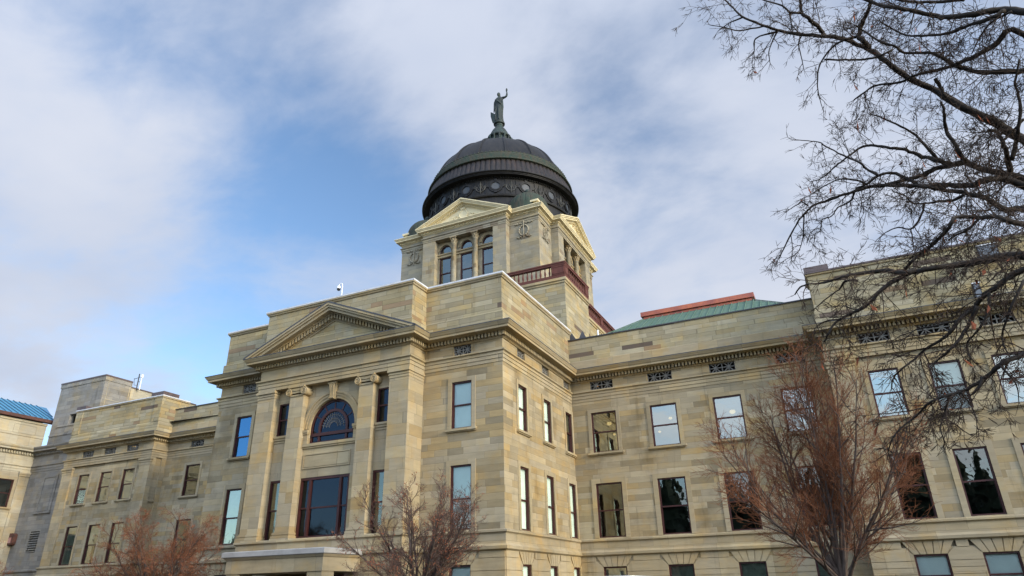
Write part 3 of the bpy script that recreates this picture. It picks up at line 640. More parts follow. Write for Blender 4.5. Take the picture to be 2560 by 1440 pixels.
# --- pediments ---------------------------------------------------------------
def pediment(Pm, uc, half, ztop, zend, depth, layers, back, mt, name, tz, roof, zb, relief=False, dent=None):
    """raking layers are (below0, below1, proj) measured down from the top edge"""
    sl = (ztop - zend) / half; m = MB(); top = lambda u, o: ztop - o - sl * abs(u - uc)
    for o0, o1, d in layers:
        for s_ in (-1, 1):
            ut, ub = min(half, (ztop - o0 - zb) / sl), min(half, (ztop - o1 - zb) / sl)
            poly = [(uc + s_ * ut, max(zb, top(uc + s_ * ut, o0))), (uc, ztop - o0), (uc, ztop - o1), (uc + s_ * ub, max(zb, top(uc + s_ * ub, o1)))]
            if ut >= half - 1e-6: poly.insert(1, (uc + s_ * half, top(uc + half, o0)))
            m.prism(Pm, poly, back, d)
    if dent:
        o0, o1, d, pitch = dent; n = int((ztop - o1 - zb) / sl / pitch)
        for s_ in (-1, 1):
            for k in range(n):
                u0, u1 = k * pitch + pitch * .23, k * pitch + pitch * .77
                pts = [(uc + s_ * u0, top(uc + u0, o1)), (uc + s_ * u1, top(uc + u1, o1)), (uc + s_ * u1, top(uc + u1, o0)), (uc + s_ * u0, top(uc + u0, o0))]
                if min(z for _, z in pts) < zb + .02: continue
                m.prism(Pm, pts, -.05, d)
    o = m.build(name, mt, B)
    tm = MB(); ot = layers[-1][1]; ut = (ztop - ot - zb) / sl + .25
    tm.add([Pm(uc - ut, .004, zb - .1), Pm(uc + ut, .004, zb - .1), Pm(uc, .004, ztop - ot + .1)], [(0, 1, 2)])
    tm.build('tympanum', tz, o, fix=False)
    if roof:
        r = MB(); e = layers[0][2]; L = 0
        for s_ in (-1, 1): r.hexa([Pm(uc, back, ztop - .06), Pm(uc + s_ * half, back, zend - .06), Pm(uc + s_ * half, e + .02, zend - .06), Pm(uc, e + .02, ztop - .06), Pm(uc, back, ztop + .02), Pm(uc + s_ * half, back, zend + .02), Pm(uc + s_ * half, e + .02, zend + .02), Pm(uc, e + .02, ztop + .02)])
        r.build('flashing', roof, o)
    return o
pediment(P, CX, 6.46, 18.28, 15.60, 0, [(.02, .20, .87), (.20, .34, .80), (.34, .52, .70), (.52, .60, .36), (.60, .90, .13), (.90, 1.0, .07)], -.05, 'trim', 'pediment', 'attic', 'lead', 15.535, dent=(.60, .86, .31, .225))

# --- parapets --------------------------------------------------------------
PPATH = [(XL, 43.2), (XL, PY), (PX0, PY), (PX0, PO), (PX1, PO), (PX1, PY), (XR, PY), (XR, 43.2)]
pa = MB(); pa.sweep(PPATH, [(.10, 15.66), (.10, 16.42), (.04, 16.47), (0, 16.48), (0, 18.60), (-.6, 18.60), (-.6, 16.0)]); pa.build('parapet', 'attic', B)
pc = MB(); pc.mat('trim'); pc.sweep(PPATH, [(0, 18.58), (.06, 18.60), (.09, 18.68), (.15, 18.72), (.15, 18.80)]); pc.mat('coping'); pc.sweep(PPATH, [(.15, 18.80), (.165, 18.80), (.165, 18.90), (-.7, 18.97), (-.7, 18.80)]); pc.build('coping', 'coping', B)
wp = MB(); WP = [(XR, WY), (RX, WY)]; LP = [(LX1, WY), (XL, WY)]
for p_ in (WP, LP):
    wp.mat('attic'); wp.sweep(p_, [(.10, 16.32), (.04, 16.37), (.03, 16.66), (0, 16.70), (0, 17.98), (-.6, 17.98)])
    wp.mat('trim'); wp.sweep(p_, [(.12, 15.65), (.12, 16.30), (.10, 16.32)])
    wp.mat('lead'); wp.sweep(p_, [(0, 17.98), (.07, 17.99), (.08, 18.06), (-.6, 18.12)])
wp.build('wing_parapet', None, B, cuts=(CXM,))
ep = MB(); ec = MB()
for pth in ([(RX, 43.4), (RX, RY), (RX1, RY), (RX1, 60)], [(LX0, 44), (LX0, RY), (LX1, RY), (LX1, 44.2)]):
    ep.sweep(pth, [(.10, 15.66), (.10, 16.2), (.05, 16.24), (.05, 16.55), (0, 16.6), (0, 18.85), (-.6, 18.85)])
    s_ = pth[1][0] < -50
    ec.mat('trim'); ec.sweep(pth, [(0, 18.83), (.08, 18.87), (.10, 18.98)]); ec.mat('coping' if s_ else 'brownmetal'); ec.sweep(pth, [(.10, 18.98), (.14, 18.98), (.14, 19.08), (-.7, 19.16)])
ep.build('end_parapet', 'attic', B, cuts=(CXM,)); ec.build('end_coping', None, B, cuts=(CXM,))
kc = MB()
for x0, x1, y0, y1 in ((RX - .12, RX + 1.25, RY - .12, RY + 1.1), (LX1 - 1.5, LX1 + .12, RY - .12, RY + 1.6), (LX0 - .12, LX0 + 1.3, RY - .12, RY + 1.2), (-41.0, -40.2, WY + .3, WY + 1)):
    z = 18.1 if x0 == -41.0 else 19.1; kc.box(x0, x1, y0, y1, z, z + .32)
kc.build('cap_block', 'brownmetal', B, cuts=(-62, -50, -30))
for x0, x1, y, hb in ((LX0, LX0 + .95, RY, 1), (LX1 - .95, LX1, RY, 1)):
    k = MB(); k.box(x0 if x0 > LX0 else x0 - .05, x1 if x1 < LX1 else x1 + .05, y - .07, y - .003, 16.62, 18.82); k.build('parapet_pier', 'attic', B)
# flat roofs behind the parapets
rf = MB(); rf.quad((XL + .5, PY + .5, 16.9), (XR - .5, PY + .5, 16.9), (XR - .5, 66, 16.9), (XL + .5, 66, 16.9)); rf.quad((PX0 + .5, PO + .5, 16.95), (PX1 - .5, PO + .5, 16.95), (PX1 - .5, PY + .6, 16.95), (PX0 + .5, PY + .6, 16.95))
rf.quad((LX0 + .5, RY + .5, 16.8), (XL + .5, RY + 2.2, 16.8), (XL + .5, 66, 16.8), (LX0 + .5, 66, 16.8)); rf.quad((XR - .5, WY + .5, 16.8), (RX1 - .5, WY + .5, 16.8), (RX1 - .5, 66, 16.8), (XR - .5, 66, 16.8)); rf.quad((RX + .5, RY + .5, 16.85), (RX1 - .5, RY + .5, 16.85), (RX1 - .5, 45, 16.85), (RX + .5, 45, 16.85))
rf.build('flat_roof', 'lead', B)
bw = MB(); bw.quad((LX0, 66, 0), (RX1, 66, 0), (RX1, 66, 17), (LX0, 66, 17)); bw.quad((RX1, 60, 0), (RX1, 66, 0), (RX1, 66, 17), (RX1, 60, 17)); bw.quad((LX0, 44, 0), (LX0, 66, 0), (LX0, 66, 17), (LX0, 44, 17)); bw.build('rear_wall', 'wall', B)

# --- green hipped roof over the right wing ----------------------------------
gr = MB(); e0, e1, yb, yf, rz = -15.35, 0.75, 58.0, 44.2, 21.55
A0, A1 = (-11.5, 50.2, rz), (-3.15, 50.2, rz); B0, B1 = (-11.5, 52.0, rz), (-3.15, 52.0, rz)
E0, E1, E2, E3 = (e0, yf, 18.0), (e1, yf, 18.0), (e1, yb, 18.0), (e0, yb, 18.0)
gr.quad(E0, E1, A1, A0); gr.quad(E1, E2, B1, A1); gr.quad(E2, E3, B0, B1); gr.quad(E3, E0, A0, B0); gr.quad(A0, A1, B1, B0)
g_ = gr.build('hipped_roof', 'greenroof', B)
sm = MB()
def seam(p, q_, off=.05): sm.tube([tuple(Vector(p) + Vector((0, 0, off))), tuple(Vector(q_) + Vector((0, 0, off)))], .035, 4)
n = 30
for k in range(n + 1):
    x = e0 + (e1 - e0) * k / n
    if x < A0[0]: t = (x - e0) / (A0[0] - e0)
    elif x > A1[0]: t = (e1 - x) / (e1 - A1[0])
    else: t = 1
    if t > .02: seam((x, yf, 18.0), (x, yf + (A0[1] - yf) * t, 18.0 + (rz - 18.0) * t))
seam(E0, A0); seam(E1, A1); sm.build('standing_seam', 'greenroof', g_)
rg = MB(); rg.box(A0[0] - .05, A1[0] + .05, 50.1, 52.1, rz - .05, rz + .16); rg.box(A0[0] - .22, A1[0] + .22, 49.95, 52.25, rz + .162, rz + .52)
rg.build('ridge_cap', 'ridge', g_)
ck = MB()
for x, y, h in ((-14.75, 43.9, 19.05), (-15.5, 43.7, 18.95)): ck.add([(x - .5, y, 18.05), (x + .5, y, 18.05), (x, y + .05, h), (x, y + 1.6, 18.3)], [(0, 1, 2), (1, 3, 2), (3, 0, 2)])
ck.build('cricket', 'lead', g_)
vp_ = MB(); vp_.tube([(-13.45, 43.6, 17.6), (-13.45, 43.6, 18.75)], .055, 8); vp_.build('vent_pipe', 'whitemetal', g_)

# --- entrance porch -----------------------------------------------------------
po = MB(); x0, x1, y0 = -29.4, -23.1, 27.5
po.mat('base'); po.sweep([(x0, 30.5), (x0, y0), (x1, y0), (x1, 30.5)], [(-.9, 2.80), (0, 2.80), (0, 3.42), (.05, 3.46), (.12, 3.56)])
po.quad((x0, y0, 3.5), (x1, y0, 3.5), (x1, 30.5, 3.5), (x0, 30.5, 3.5)); po.quad((x0, y0, 2.801), (x1, y0, 2.801), (x1, 30.5, 2.801), (x0, 30.5, 2.801))
for a in (x0 + .05, x1 - .95): po.box(a, a + .9, y0 + .05, y0 + .95, 0, 2.80)
po.mat('stainleft'); po.sweep([(x0, 30.5), (x0, y0), (x1, y0), (x1, 30.5)], [(.12, 3.56), (.2, 3.60), (.2, 3.82), (.1, 3.86), (-1, 3.9)])
po.quad((x0 - .1, y0 - .1, 3.86), (x1 + .1, y0 - .1, 3.86), (x1 + .1, 30.4, 3.86), (x0 - .1, 30.4, 3.86))
pch = po.build('entrance_porch', None, B)
dr = MB(); dr.box(CX - 2.2, CX + 2.2, 30.2, 30.38, 0, 2.7); dr.build('entrance_door', 'wood', B)

# --- podium of the tower, balustrades ------------------------------------------
TY = 54.25
pdm = MB(); PX = -15.66; PXL = 2 * CX - PX
for x, ya, yb_, zt in ((PX, 43.3, 48.65, 23.35), (PX - .35, 48.65, 59.5, 22.35)):
    xl = 2 * CX - x
    pdm.mat('attic'); pdm.sweep([(xl, yb_), (xl, ya), (x, ya), (x, yb_)], [(0, 16.5), (0, zt - .42)])
    pdm.mat('trim'); pdm.sweep([(xl, yb_), (xl, ya), (x, ya), (x, yb_)], [(0, zt - .42), (.07, zt - .40), (.07, zt - .28), (.16, zt - .22), (.16, zt - .02), (-.2, zt)])
    pdm.quad((xl, ya, zt - .01), (x, ya, zt - .01), (x, yb_, zt - .01), (xl, yb_, zt - .01)); pdm.quad((xl, yb_, 16.5), (x, yb_, 16.5), (x, yb_, zt - .01), (xl, yb_, zt - .01))
pdm.build('podium', None, B)
BP = [(.075, 0), (.075, .05), (.05, .07), (.055, .12), (.085, .24), (.075, .34), (.045, .52), (.045, .62), (.07, .66), (.075, .70)]
def balustrade(a, b, z, posts, npb, h=1.3):
    a, b = Vector(a), Vector(b); L = (b - a).length; t = (b - a) / L; nn = Vector((t.y, -t.x)); Pm = lambda u, d, zz: (a.x + t.x * u + nn.x * d, a.y + t.y * u + nn.y * d, zz)
    m = MB(); m.pbox(Pm, 0, L, -.22, 0, z, z + .26); m.pbox(Pm, -.04, L + .04, -.26, .05, z + h - .24, z + h - .1); m.pbox(Pm, -.07, L + .07, -.3, .09, z + h - .1, z + h)
    for p0, p1 in posts:
        m.pbox(Pm, p0, p1, -.24, .025, z + .26, z + h - .24)
        for e in ((p0 + .06, p1 - .06, z + .36, z + .42), (p0 + .06, p1 - .06, z + h - .40, z + h - .34), (p0 + .06, p0 + .12, z + .36, z + h - .34), (p1 - .12, p1 - .06, z + .36, z + h - .34)): m.pbox(Pm, e[0], e[1], .02, .05, e[2], e[3])
    o = m.build('balustrade', 'redstone', B)
    ed = sorted(posts)
    for (p0, p1), (p2, p3) in zip(ed[:-1], ed[1:]):
        n = max(2, int(round((p2 - p1) / npb)))
        for k in range(n):
            u = p1 + (p2 - p1) * (k + .5) / n; c = MB(); x, y, _ = Pm(u, -.11, 0); c.lathe((x, y, z + .26), [(r * 1.0, zz * (h - .5) / .70) for r, zz in BP], 10); c.build('baluster', 'redstone', o, smooth=True)
balustrade((-20.9, 43.22), (PX + .08, 43.22), 23.36, [(0, .5), (4.24, 5.32)], .37)
balustrade((PX + .083, 43.223), (PX + .083, 48.65), 23.363, [(0, .8), (4.63, 5.43)], .37)
balustrade((PX - .27, 48.75), (PX - .27, 58.5), 22.36, [(0, .45), (3.9, 4.6), (9.2, 9.75)], .37)

# --- tower ----------------------------------------------------------------------
H1, H2, HP = 7.1, 4.27, 7.82                         # corner half-width, projecting bay half-width, bay face distance
ROT = [lambda u, r, z: (CX + u, TY - r, z), lambda u, r, z: (CX + r, TY + u, z), lambda u, r, z: (CX - u, TY + r, z), lambda u, r, z: (CX - r, TY - u, z)]
TP = []
for f in ROT:
    for u, r in ((-H1, H1), (-H2, H1), (-H2, HP), (H2, HP), (H2, H1)): TP.append(f(u, r, 0)[:2])
TEB = 31.36
tw = MB(); tc = MB(); tcol = []; twin = []
OW = 2.98; rec = .62; WCX = (-2.2, 0, 2.2); TWZ = (25.6, 29.72); ASZ = 30.40; TR = .60
for fi, f in enumerate(ROT):
    F = lambda u, d, z, f=f: f(u, HP + d, z)
    for a, b, r in ((-H1, -H2, H1), (H2, H1, H1)): tw.quad(f(a, r, 22), f(b, r, 22), f(b, r, TEB), f(a, r, TEB))
    for a in (-H2, H2): tw.quad(f(a, H1, 22), f(a, HP, 22), f(a, HP, TEB), f(a, H1, TEB))
    for a, b in ((-H2, -OW), (OW, H2)): tw.quad(f(a, HP, 22), f(b, HP, 22), f(b, HP, TEB), f(a, HP, TEB))
    for a in (-OW, OW): tw.quad(f(a, HP, 24.6), f(a, HP - rec, 24.6), f(a, HP - rec, TEB), f(a, HP, TEB))
    tw.quad(f(-OW, HP, TEB), f(OW, HP, TEB), f(OW, HP - rec, TEB), f(-OW, HP - rec, TEB)); tw.quad(f(-OW, HP, 22), f(OW, HP, 22), f(OW, HP, 24.6), f(-OW, HP, 24.6)); tw.quad(f(-OW, HP, 24.6), f(OW, HP, 24.6), f(OW, HP - rec, 24.6), f(-OW, HP - rec, 24.6))
    Q = lambda u, d, z, f=f: f(u, HP - rec + d, z)
    if fi > 1:
        tw.wall(Q, -OW, OW, 24.6, TEB, []); continue
    tw.wall(Q, -OW, OW, 24.6, TEB, [(c - TR, c + TR, *TWZ) for c in WCX] + [(c - TR, c + TR, 30.12, TEB) for c in WCX], dep=.3)
    for c in WCX:
        n = 16; ac = [(c + TR * math.cos(math.pi * k / n), ASZ + TR * math.sin(math.pi * k / n)) for k in range(n + 1)]
        for k in range(n):
            (u0, z0), (u1, z1) = ac[k], ac[k + 1]
            tw.quad(Q(u0, 0, z0), Q(u1, 0, z1), Q(u1, 0, TEB), Q(u0, 0, TEB)); tw.quad(Q(u0, 0, z0), Q(u1, 0, z1), Q(u1, -.35, z1), Q(u0, -.35, z0))
            pp = [(c + r * math.cos(t), ASZ + r * math.sin(t)) for r, t in ((TR + .02, math.pi * k / n), (TR + .26, math.pi * k / n), (TR + .26, math.pi * (k + 1) / n), (TR + .02, math.pi * (k + 1) / n))]
            tc.prism(Q, pp, -.02, .07)
        window(Q, c, TWZ, TR * 2, None, trans=.62, fw=.07, d=-.03, gl='glass_dim')
        w_ = MB()
        for k in range(n):
            pp = [(c + r * math.cos(t), ASZ + r * math.sin(t)) for r, t in ((TR - .09, math.pi * k / n), (TR, math.pi * k / n), (TR, math.pi * (k + 1) / n), (TR - .09, math.pi * (k + 1) / n))]
            w_.prism(Q, pp, -.24, -.12)
        w_.pbox(Q, c - TR, c + TR, -.24, -.12, 30.12, 30.22); w_.pbox(Q, c - TR, c - TR + .09, -.24, -.12, 30.22, ASZ); w_.pbox(Q, c + TR - .09, c + TR, -.24, -.12, 30.22, ASZ)
        wo_ = w_.build('arched_window', 'wood', B); gg = MB(); gg.add([Q(u, -.18, z) for u, z in ac] + [Q(c - TR, -.18, 30.15), Q(c + TR, -.18, 30.15)], [tuple(range(n + 3))]); gg.build('pane', 'glass_dim', wo_, fix=False)
        for k in (0, 1):
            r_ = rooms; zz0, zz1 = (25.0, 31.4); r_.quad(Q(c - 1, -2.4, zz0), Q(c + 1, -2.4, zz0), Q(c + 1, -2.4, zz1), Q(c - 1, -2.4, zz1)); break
        tc.pbox(Q, c - 1.05, c + 1.05, -.02, .10, 29.74, 29.86); tc.pbox(Q, c - 1.05, c + 1.05, -.02, .06, 29.86, 30.0); tc.pbox(Q, c - 1.05, c + 1.05, -.02, .15, 30.0, 30.11)
    for c in (-1.1, 1.1):
        x, y, _ = Q(c, .34, 0); k = MB(); k.lathe((x, y, 0), [(.30, 24.6), (.30, 24.8), (.25, 24.95), (.235, 26.5), (.205, 30.66), (.23, 30.68), (.23, 30.74), (.205, 30.75)], 20); o = k.build('column', 'tower_col', B, smooth=False) if False else k.build('column', 'tower', B, smooth=True)
        k = MB(); k.lathe((x, y, 0), [(.20, 30.70), (.21, 30.85), (.25, 30.95), (.23, 30.97), (.26, 31.1), (.31, 31.2)], 16)
        for j in range(16):
            a = 2 * math.pi * j / 16; z0 = 30.78 if j % 2 else 30.92
            k.tube([(x + .21 * math.cos(a), y + .21 * math.sin(a), z0), (x + .25 * math.cos(a), y + .25 * math.sin(a), z0 + .14), (x + .31 * math.cos(a), y + .31 * math.sin(a), z0 + .2), (x + .33 * math.cos(a), y + .33 * math.sin(a), z0 + .15)], [.045, .05, .04, .03], 5)
        for j in range(4):
            a = math.pi / 4 + j * math.pi / 2; k.tube([(x + .3 * math.cos(a) + .075 * math.cos(b_) * math.cos(a), y + .3 * math.sin(a) + .075 * math.cos(b_) * math.sin(a), 31.2 + .075 * math.sin(b_)) for b_ in [i * .7 for i in range(9)]], .04, 5)
        F0 = f(0, 0, 0); k.pbox(Q, c - .33, c + .33, .02, .68, 31.27, 31.355); k.build('capital', 'trim', o, smooth=False)
tw.build('tower_wall', 'tower', B); tc.build('tower_moulding', 'trim', B, cuts=(-20.0,))
te = MB(); te.mat('tower'); te.sweep(TP, [(0, TEB), (.03, TEB), (.03, 31.52), (.06, 31.525), (.06, 31.70), (.15, 31.76), (.15, 31.83), (.02, 31.86), (.02, 32.12)], closed=True); te.build('tower_architrave', 'tower', B)
tk = MB(); tk.sweep(TP, [(.02, 32.12), (.07, 32.15), (.07, 32.19), (.10, 32.20), (.10, 32.34), (.24, 32.36), (.27, 32.38), (.46, 32.39), (.46, 32.50), (.50, 32.51), (.54, 32.58), (.60, 32.64), (.60, 32.70), (-.3, 32.84)], closed=True)
tk.dentils(TP, .095, .20, 32.205, 32.335, .165, closed=True)
tk.build('tower_cornice', 'cream', B)
at = MB()
for f in ROT:
    # attic course above each corner, running back against the gables
    at.prism(lambda u, d, z, f=f: f(u, d, z), [(H2 + .1, 32.7), (H1 - .12, 32.7), (H1 - .12, 33.28), (H2 + .1, 33.28)], H1 - .7, H1 - .12); at.prism(lambda u, d, z, f=f: f(u, d, z), [(-H1 + .125, 32.7), (-H2 - .1, 32.7), (-H2 - .1, 33.279), (-H1 + .125, 33.279)], H1 - .7, H1 - .125)
    at.prism(lambda u, d, z, f=f: f(u, d, z), [(H2 + .05, 33.28), (H1 + .05, 33.28), (H1 + .05, 33.46), (H2 + .05, 33.46)], H1 - .8, H1 + .05); at.prism(lambda u, d, z, f=f: f(u, d, z), [(-H1 - .045, 33.281), (-H2 - .05, 33.281), (-H2 - .05, 33.459), (-H1 - .045, 33.459)], H1 - .8, H1 + .045)
at.build('attic_course', 'cream', B, cuts=lambda c: (c[0] > CX) * 2 + (c[1] > TY))
for fi in (0, 1, 2, 3):
    F = lambda u, d, z, f=ROT[fi]: f(u, HP + d, z)
    o = pediment(F, 0, H2 + .62, 34.86, 32.70, 0, [(0, .10, .62), (.10, .22, .54), (.22, .36, .46), (.36, .42, .27), (.42, .60, .11), (.60, .66, .05)], -3.4, 'cream', 'gable', 'cream', None, 32.69, dent=(.43, .57, .21, .165))
    if fi > 1: continue
    k = MB()         # cartouche and scrolls in the gable
    k.prism(F, [(.36 * math.cos(a * .3142), 33.36 + .42 * math.sin(a * .3142)) for a in range(20)], 0, .07); k.tube([F(.40 * math.cos(a * .3142), .06, 33.36 + .46 * math.sin(a * .3142)) for a in range(21)], .06, 6)
    k.prism(F, [(-.16, 33.85), (.16, 33.85), (.2, 34.05), (-.2, 34.05)], 0, .14); k.tube([F(-.2, .1, 33.95), F(.2, .1, 33.95)], .09, 6)
    for s_ in (-1, 1):
        k.tube([F(s_ * (.45 + .035 * j), .05, 33.15 + .16 * math.sin(j * .45) * math.exp(-j * .03)) for j in range(28)], [.05 - .0012 * j for j in range(28)], 5)
        k.tube([F(s_ * (.75 + .15 * math.cos(a * .5)), .05, 33.2 + .15 * math.sin(a * .5)) for a in range(12)], .03, 5); k.tube([F(s_ * (1.25 + .1 * math.cos(a * .5)), .05, 33.08 + .1 * math.sin(a * .5)) for a in range(12)], .025, 5)
    k.build('cartouche', 'cream', o)
# carved wreaths on the corner piers
def wreath(Pm, uc):
    k = MB(); zc = 30.62; n = 26
    ang = [math.radians(105) + math.radians(330) * i / n for i in range(n + 1)]
    k.tube([Pm(uc + .44 * math.cos(a), .06, zc - .02 + .52 * math.sin(a)) for a in ang], [.06 + .03 * (i % 2) for i in range(n + 1)], 6)
    k.tube([Pm(uc, .06, 29.80), Pm(uc, .08, 30.1), Pm(uc, .08, 31.0), Pm(uc, .06, 31.52)], [.03, .06, .06, .09], 6)
    for s_ in (-1, 1):
        for (du, dz, r) in ((.25, .66, .08), (.42, .72, .07), (.60, .66, .08), (.78, .68, .06), (.3, -.66, .07), (.48, -.72, .06), (.62, -.66, .05)):
            k.tube([Pm(uc + s_ * (du - .1), .05, zc + dz - .03), Pm(uc + s_ * du, .08, zc + dz + .02), Pm(uc + s_ * (du + .1), .05, zc + dz - .03)], [r * .6, r, r * .5], 6)
    k.build('wreath', 'tower', B)
for f in ROT[:2]:
    for uc in (-(H1 + H2) / 2, (H1 + H2) / 2): wreath(lambda u, d, z, f=f: f(u, H1 + d, z), uc)
for fi in (2, 3): pass

# --- dome ------------------------------------------------------------------------
DC = (CX, TY, 0)
ds = MB(); ds.lathe(DC, [(7.45, 32.5), (7.45, 35.0), (7.62, 35.02), (7.66, 35.14), (7.6, 35.26), (7.42, 35.30), (7.30, 35.34)], 96)
ds.build('drum_base', 'copper', B, smooth=False)
dr_ = MB(); dr_.lathe(DC, [(7.30, 35.3), (7.30, 37.06)], 128); dw = dr_.build('drum', 'copper', B, smooth=True)
dk = MB(); dk.lathe(DC, [(7.30, 37.02), (7.34, 37.05), (7.36, 37.08), (7.36, 37.22), (7.5, 37.24), (7.9, 37.26), (7.9, 37.33), (7.97, 37.345), (7.97, 37.41), (8.08, 37.45), (8.125, 37.50), (8.125, 37.57), (8.0, 37.59), (8.0, 37.63), (7.90, 37.64), (7.90, 37.67), (7.80, 37.68)], 128)
for k in range(180):
    a = 2 * math.pi * k / 180; c, s_ = math.cos(a), math.sin(a); t = .06
    dk.hexa([(CX + r * c - o * s_, TY + r * s_ + o * c, z) for z in (37.09, 37.21) for r, o in ((7.35, -t), (7.35, t), (7.46, t), (7.46, -t))])
dk.build('dome_cornice', 'copper', B, smooth=False)
fl = MB(); fl.lathe(DC, [(7.86, 37.66), (7.82, 37.80), (7.62, 38.5), (7.42, 39.20), (7.40, 39.28)], 576, mod=lambda i: 1.0 - (0.011 if i % 6 in (0,) else (0.004 if i % 6 in (1, 5) else 0)))
fl.build('fluted_band', 'copper_red', B)
gb = MB(); gb.lathe(DC, [(7.40, 39.22), (7.58, 39.28), (7.60, 39.38), (7.50, 39.46), (7.44, 39.60), (7.46, 39.62), (7.36, 39.80), (7.38, 39.82), (7.28, 40.0), (7.30, 40.02), (7.18, 40.22), (7.20, 40.30), (7.10, 40.36), (6.92, 40.38)], 128)
for k in range(120):
    a = 2 * math.pi * k / 120; gb.tube([(CX + 7.17 * math.cos(a), TY + 7.17 * math.sin(a), 40.30), (CX + 7.17 * math.cos(a), TY + 7.17 * math.sin(a), 40.42)], [.07, .04], 4)
gb.build('green_band', 'verdi', B, smooth=False)
SR, SZ = 7.30, 38.14
prof = [(SR * math.cos(t), SZ + SR * math.sin(t)) for t in np.linspace(.28, 1.50, 26)]
du = MB(); du.lathe(DC, prof, 96); dm = du.build('dome', 'copper', B, smooth=True)
for k in range(16):
    a = R(22.5 * k + 11.25 - 3); m = MB(); hw = .17
    vs = []
    for r, z in prof:
        w_ = hw * (0.35 + 0.65 * r / 7.3)
        for o, e in ((-w_, 0), (-w_ * .6, .13), (w_ * .6, .13), (w_, 0)):
            rr = r + e * .8; vs.append((CX + rr * math.cos(a) - o * math.sin(a), TY + rr * math.sin(a) + o * math.cos(a), z + e * .5))
    m.add(vs, [(i * 4 + j, i * 4 + j + 1, i * 4 + 4 + j + 1, i * 4 + 4 + j) for i in range(len(prof) - 1) for j in range(3)]); m.build('rib', 'copper', dm, smooth=False)
def cyl(a, r0=7.30):      # tangent frame on the drum
    ca, sa = math.cos(a), math.sin(a)
    return lambda u, d, z: (CX + (r0 + d) * math.cos(a + u / r0), TY + (r0 + d) * math.sin(a + u / r0), z)
for k in range(16):
    a = R(22.5 * k)
    if math.cos(a - math.atan2(-TY, -CX)) < -.15: continue
    Pm = cyl(a); m = MB(); zc = 36.27
    for r0, r1, d in ((.40, .52, .14), (.52, .66, .09)):
        for j in range(24):
            t0, t1 = 2 * math.pi * j / 24, 2 * math.pi * (j + 1) / 24
            m.prism(Pm, [(r * math.cos(t), zc + r * math.sin(t)) for r, t in ((r0, t0), (r1, t0), (r1, t1), (r0, t1))], 0, d)
    for s_ in (-1, 1):
        m.pbox(Pm, *sorted((s_ * .60, s_ * .78)), 0, .10, zc - .13, zc + .13); m.pbox(Pm, *sorted((s_ * .90, s_ * .97)), 0, .07, 35.42, 36.98)
    m.pbox(Pm, -.13, .13, 0, .13, zc + .55, zc + .74); m.pbox(Pm, -.13, .13, 0, .13, zc - .74, zc - .55)
    m.pbox(Pm, -.9, .9, 0, .05, 36.93, 36.98)
    o = m.build('oculus', 'copper', dw)
    g = MB(); g.add([Pm(.41 * math.cos(2 * math.pi * j / 24), .045, zc + .41 * math.sin(2 * math.pi * j / 24)) for j in range(24)], [tuple(range(24))]); g.build('oculus_pane', 'oculus_glass', dw, fix=False)
    Pm = cyl(a + R(11.25)); m = MB()
    m.tube([Pm(0, .05, 35.55), Pm(0, .08, 36.0), Pm(0, .08, 36.6), Pm(0, .06, 36.9)], [.03, .05, .05, .02], 6)
    m.tube([Pm(.44 * math.cos(t), .06, 36.25 + .5 * math.sin(t)) for t in [math.pi * (1.0 + j / 14) for j in range(15)]], .04, 5)
    for s_ in (-1, 1):
        m.tube([Pm(s_ * (.52 + .11 * math.cos(t)), .06, 36.3 + .11 * math.sin(t)) for t in [j * .55 for j in range(12)]], .03, 5)
        m.tube([Pm(s_ * .05, .06, 36.1), Pm(s_ * .16, .07, 36.45), Pm(s_ * .10, .07, 36.62)], [.03, .03, .02], 5); m.tube([Pm(s_ * .2, .06, 36.0), Pm(s_ * .28, .07, 36.3)], .025, 5)
    m.build('lyre_ornament', 'ornament', dw)
# small domes on the tower corners
for sx, sy in ((1, -1), (-1, -1), (1, 1), (-1, 1)):
    c = (CX + sx * 5.45, TY + sy * 5.45, 0); m = MB()
    m.lathe(c, [(1.95, 32.6), (1.95, 33.5)], 32); m.lathe(c, [(1.9 * math.cos(t), 33.45 + 1.75 * math.sin(t)) for t in np.linspace(0, 1.52, 12)], 96, mod=lambda i: 1 - (.02 if i % 4 == 0 else 0))
    o = m.build('corner_dome', 'verdi', B, smooth=False); k = MB(); k.lathe(c, [(.16, 35.1), (.30, 35.2), (.30, 35.28), (.12, 35.36), (.22, 35.5), (.24, 35.62), (.14, 35.78), (.0, 35.85)], 14); k.build('finial', 'bronze', o, smooth=True)
# lantern
la = MB(); la.lathe(DC, [(1.6, 45.1), (1.6, 45.5), (1.25, 45.6), (1.1, 45.9), (1.1, 46.9), (1.3, 47.05), (1.30, 47.2), (1.2, 47.3), (1.05, 47.5), (.95, 47.8), (.75, 48.2), (.52, 48.5), (.44, 48.75), (.47, 48.8), (.47, 49.0), (.62, 49.05), (.64, 49.2), (.55, 49.3), (.57, 49.38), (.0, 49.42)], 32)
lo_ = la.build('lantern', 'bronze', B, smooth=False)
for k in range(14):
    a = 2 * math.pi * (k + .5) / 14; c, s_ = math.cos(a), math.sin(a); m = MB()
    m.tube([(CX + r * c, TY + r * s_, z) for r, z in ((1.50, 45.55), (1.62, 45.9), (1.38, 46.25), (1.20, 46.6), (1.36, 46.95), (1.22, 47.1))], [.12, .15, .10, .09, .13, .08], 6); m.build('console', 'bronze', lo_, smooth=True)
rooms.build('interior', 'room', B)

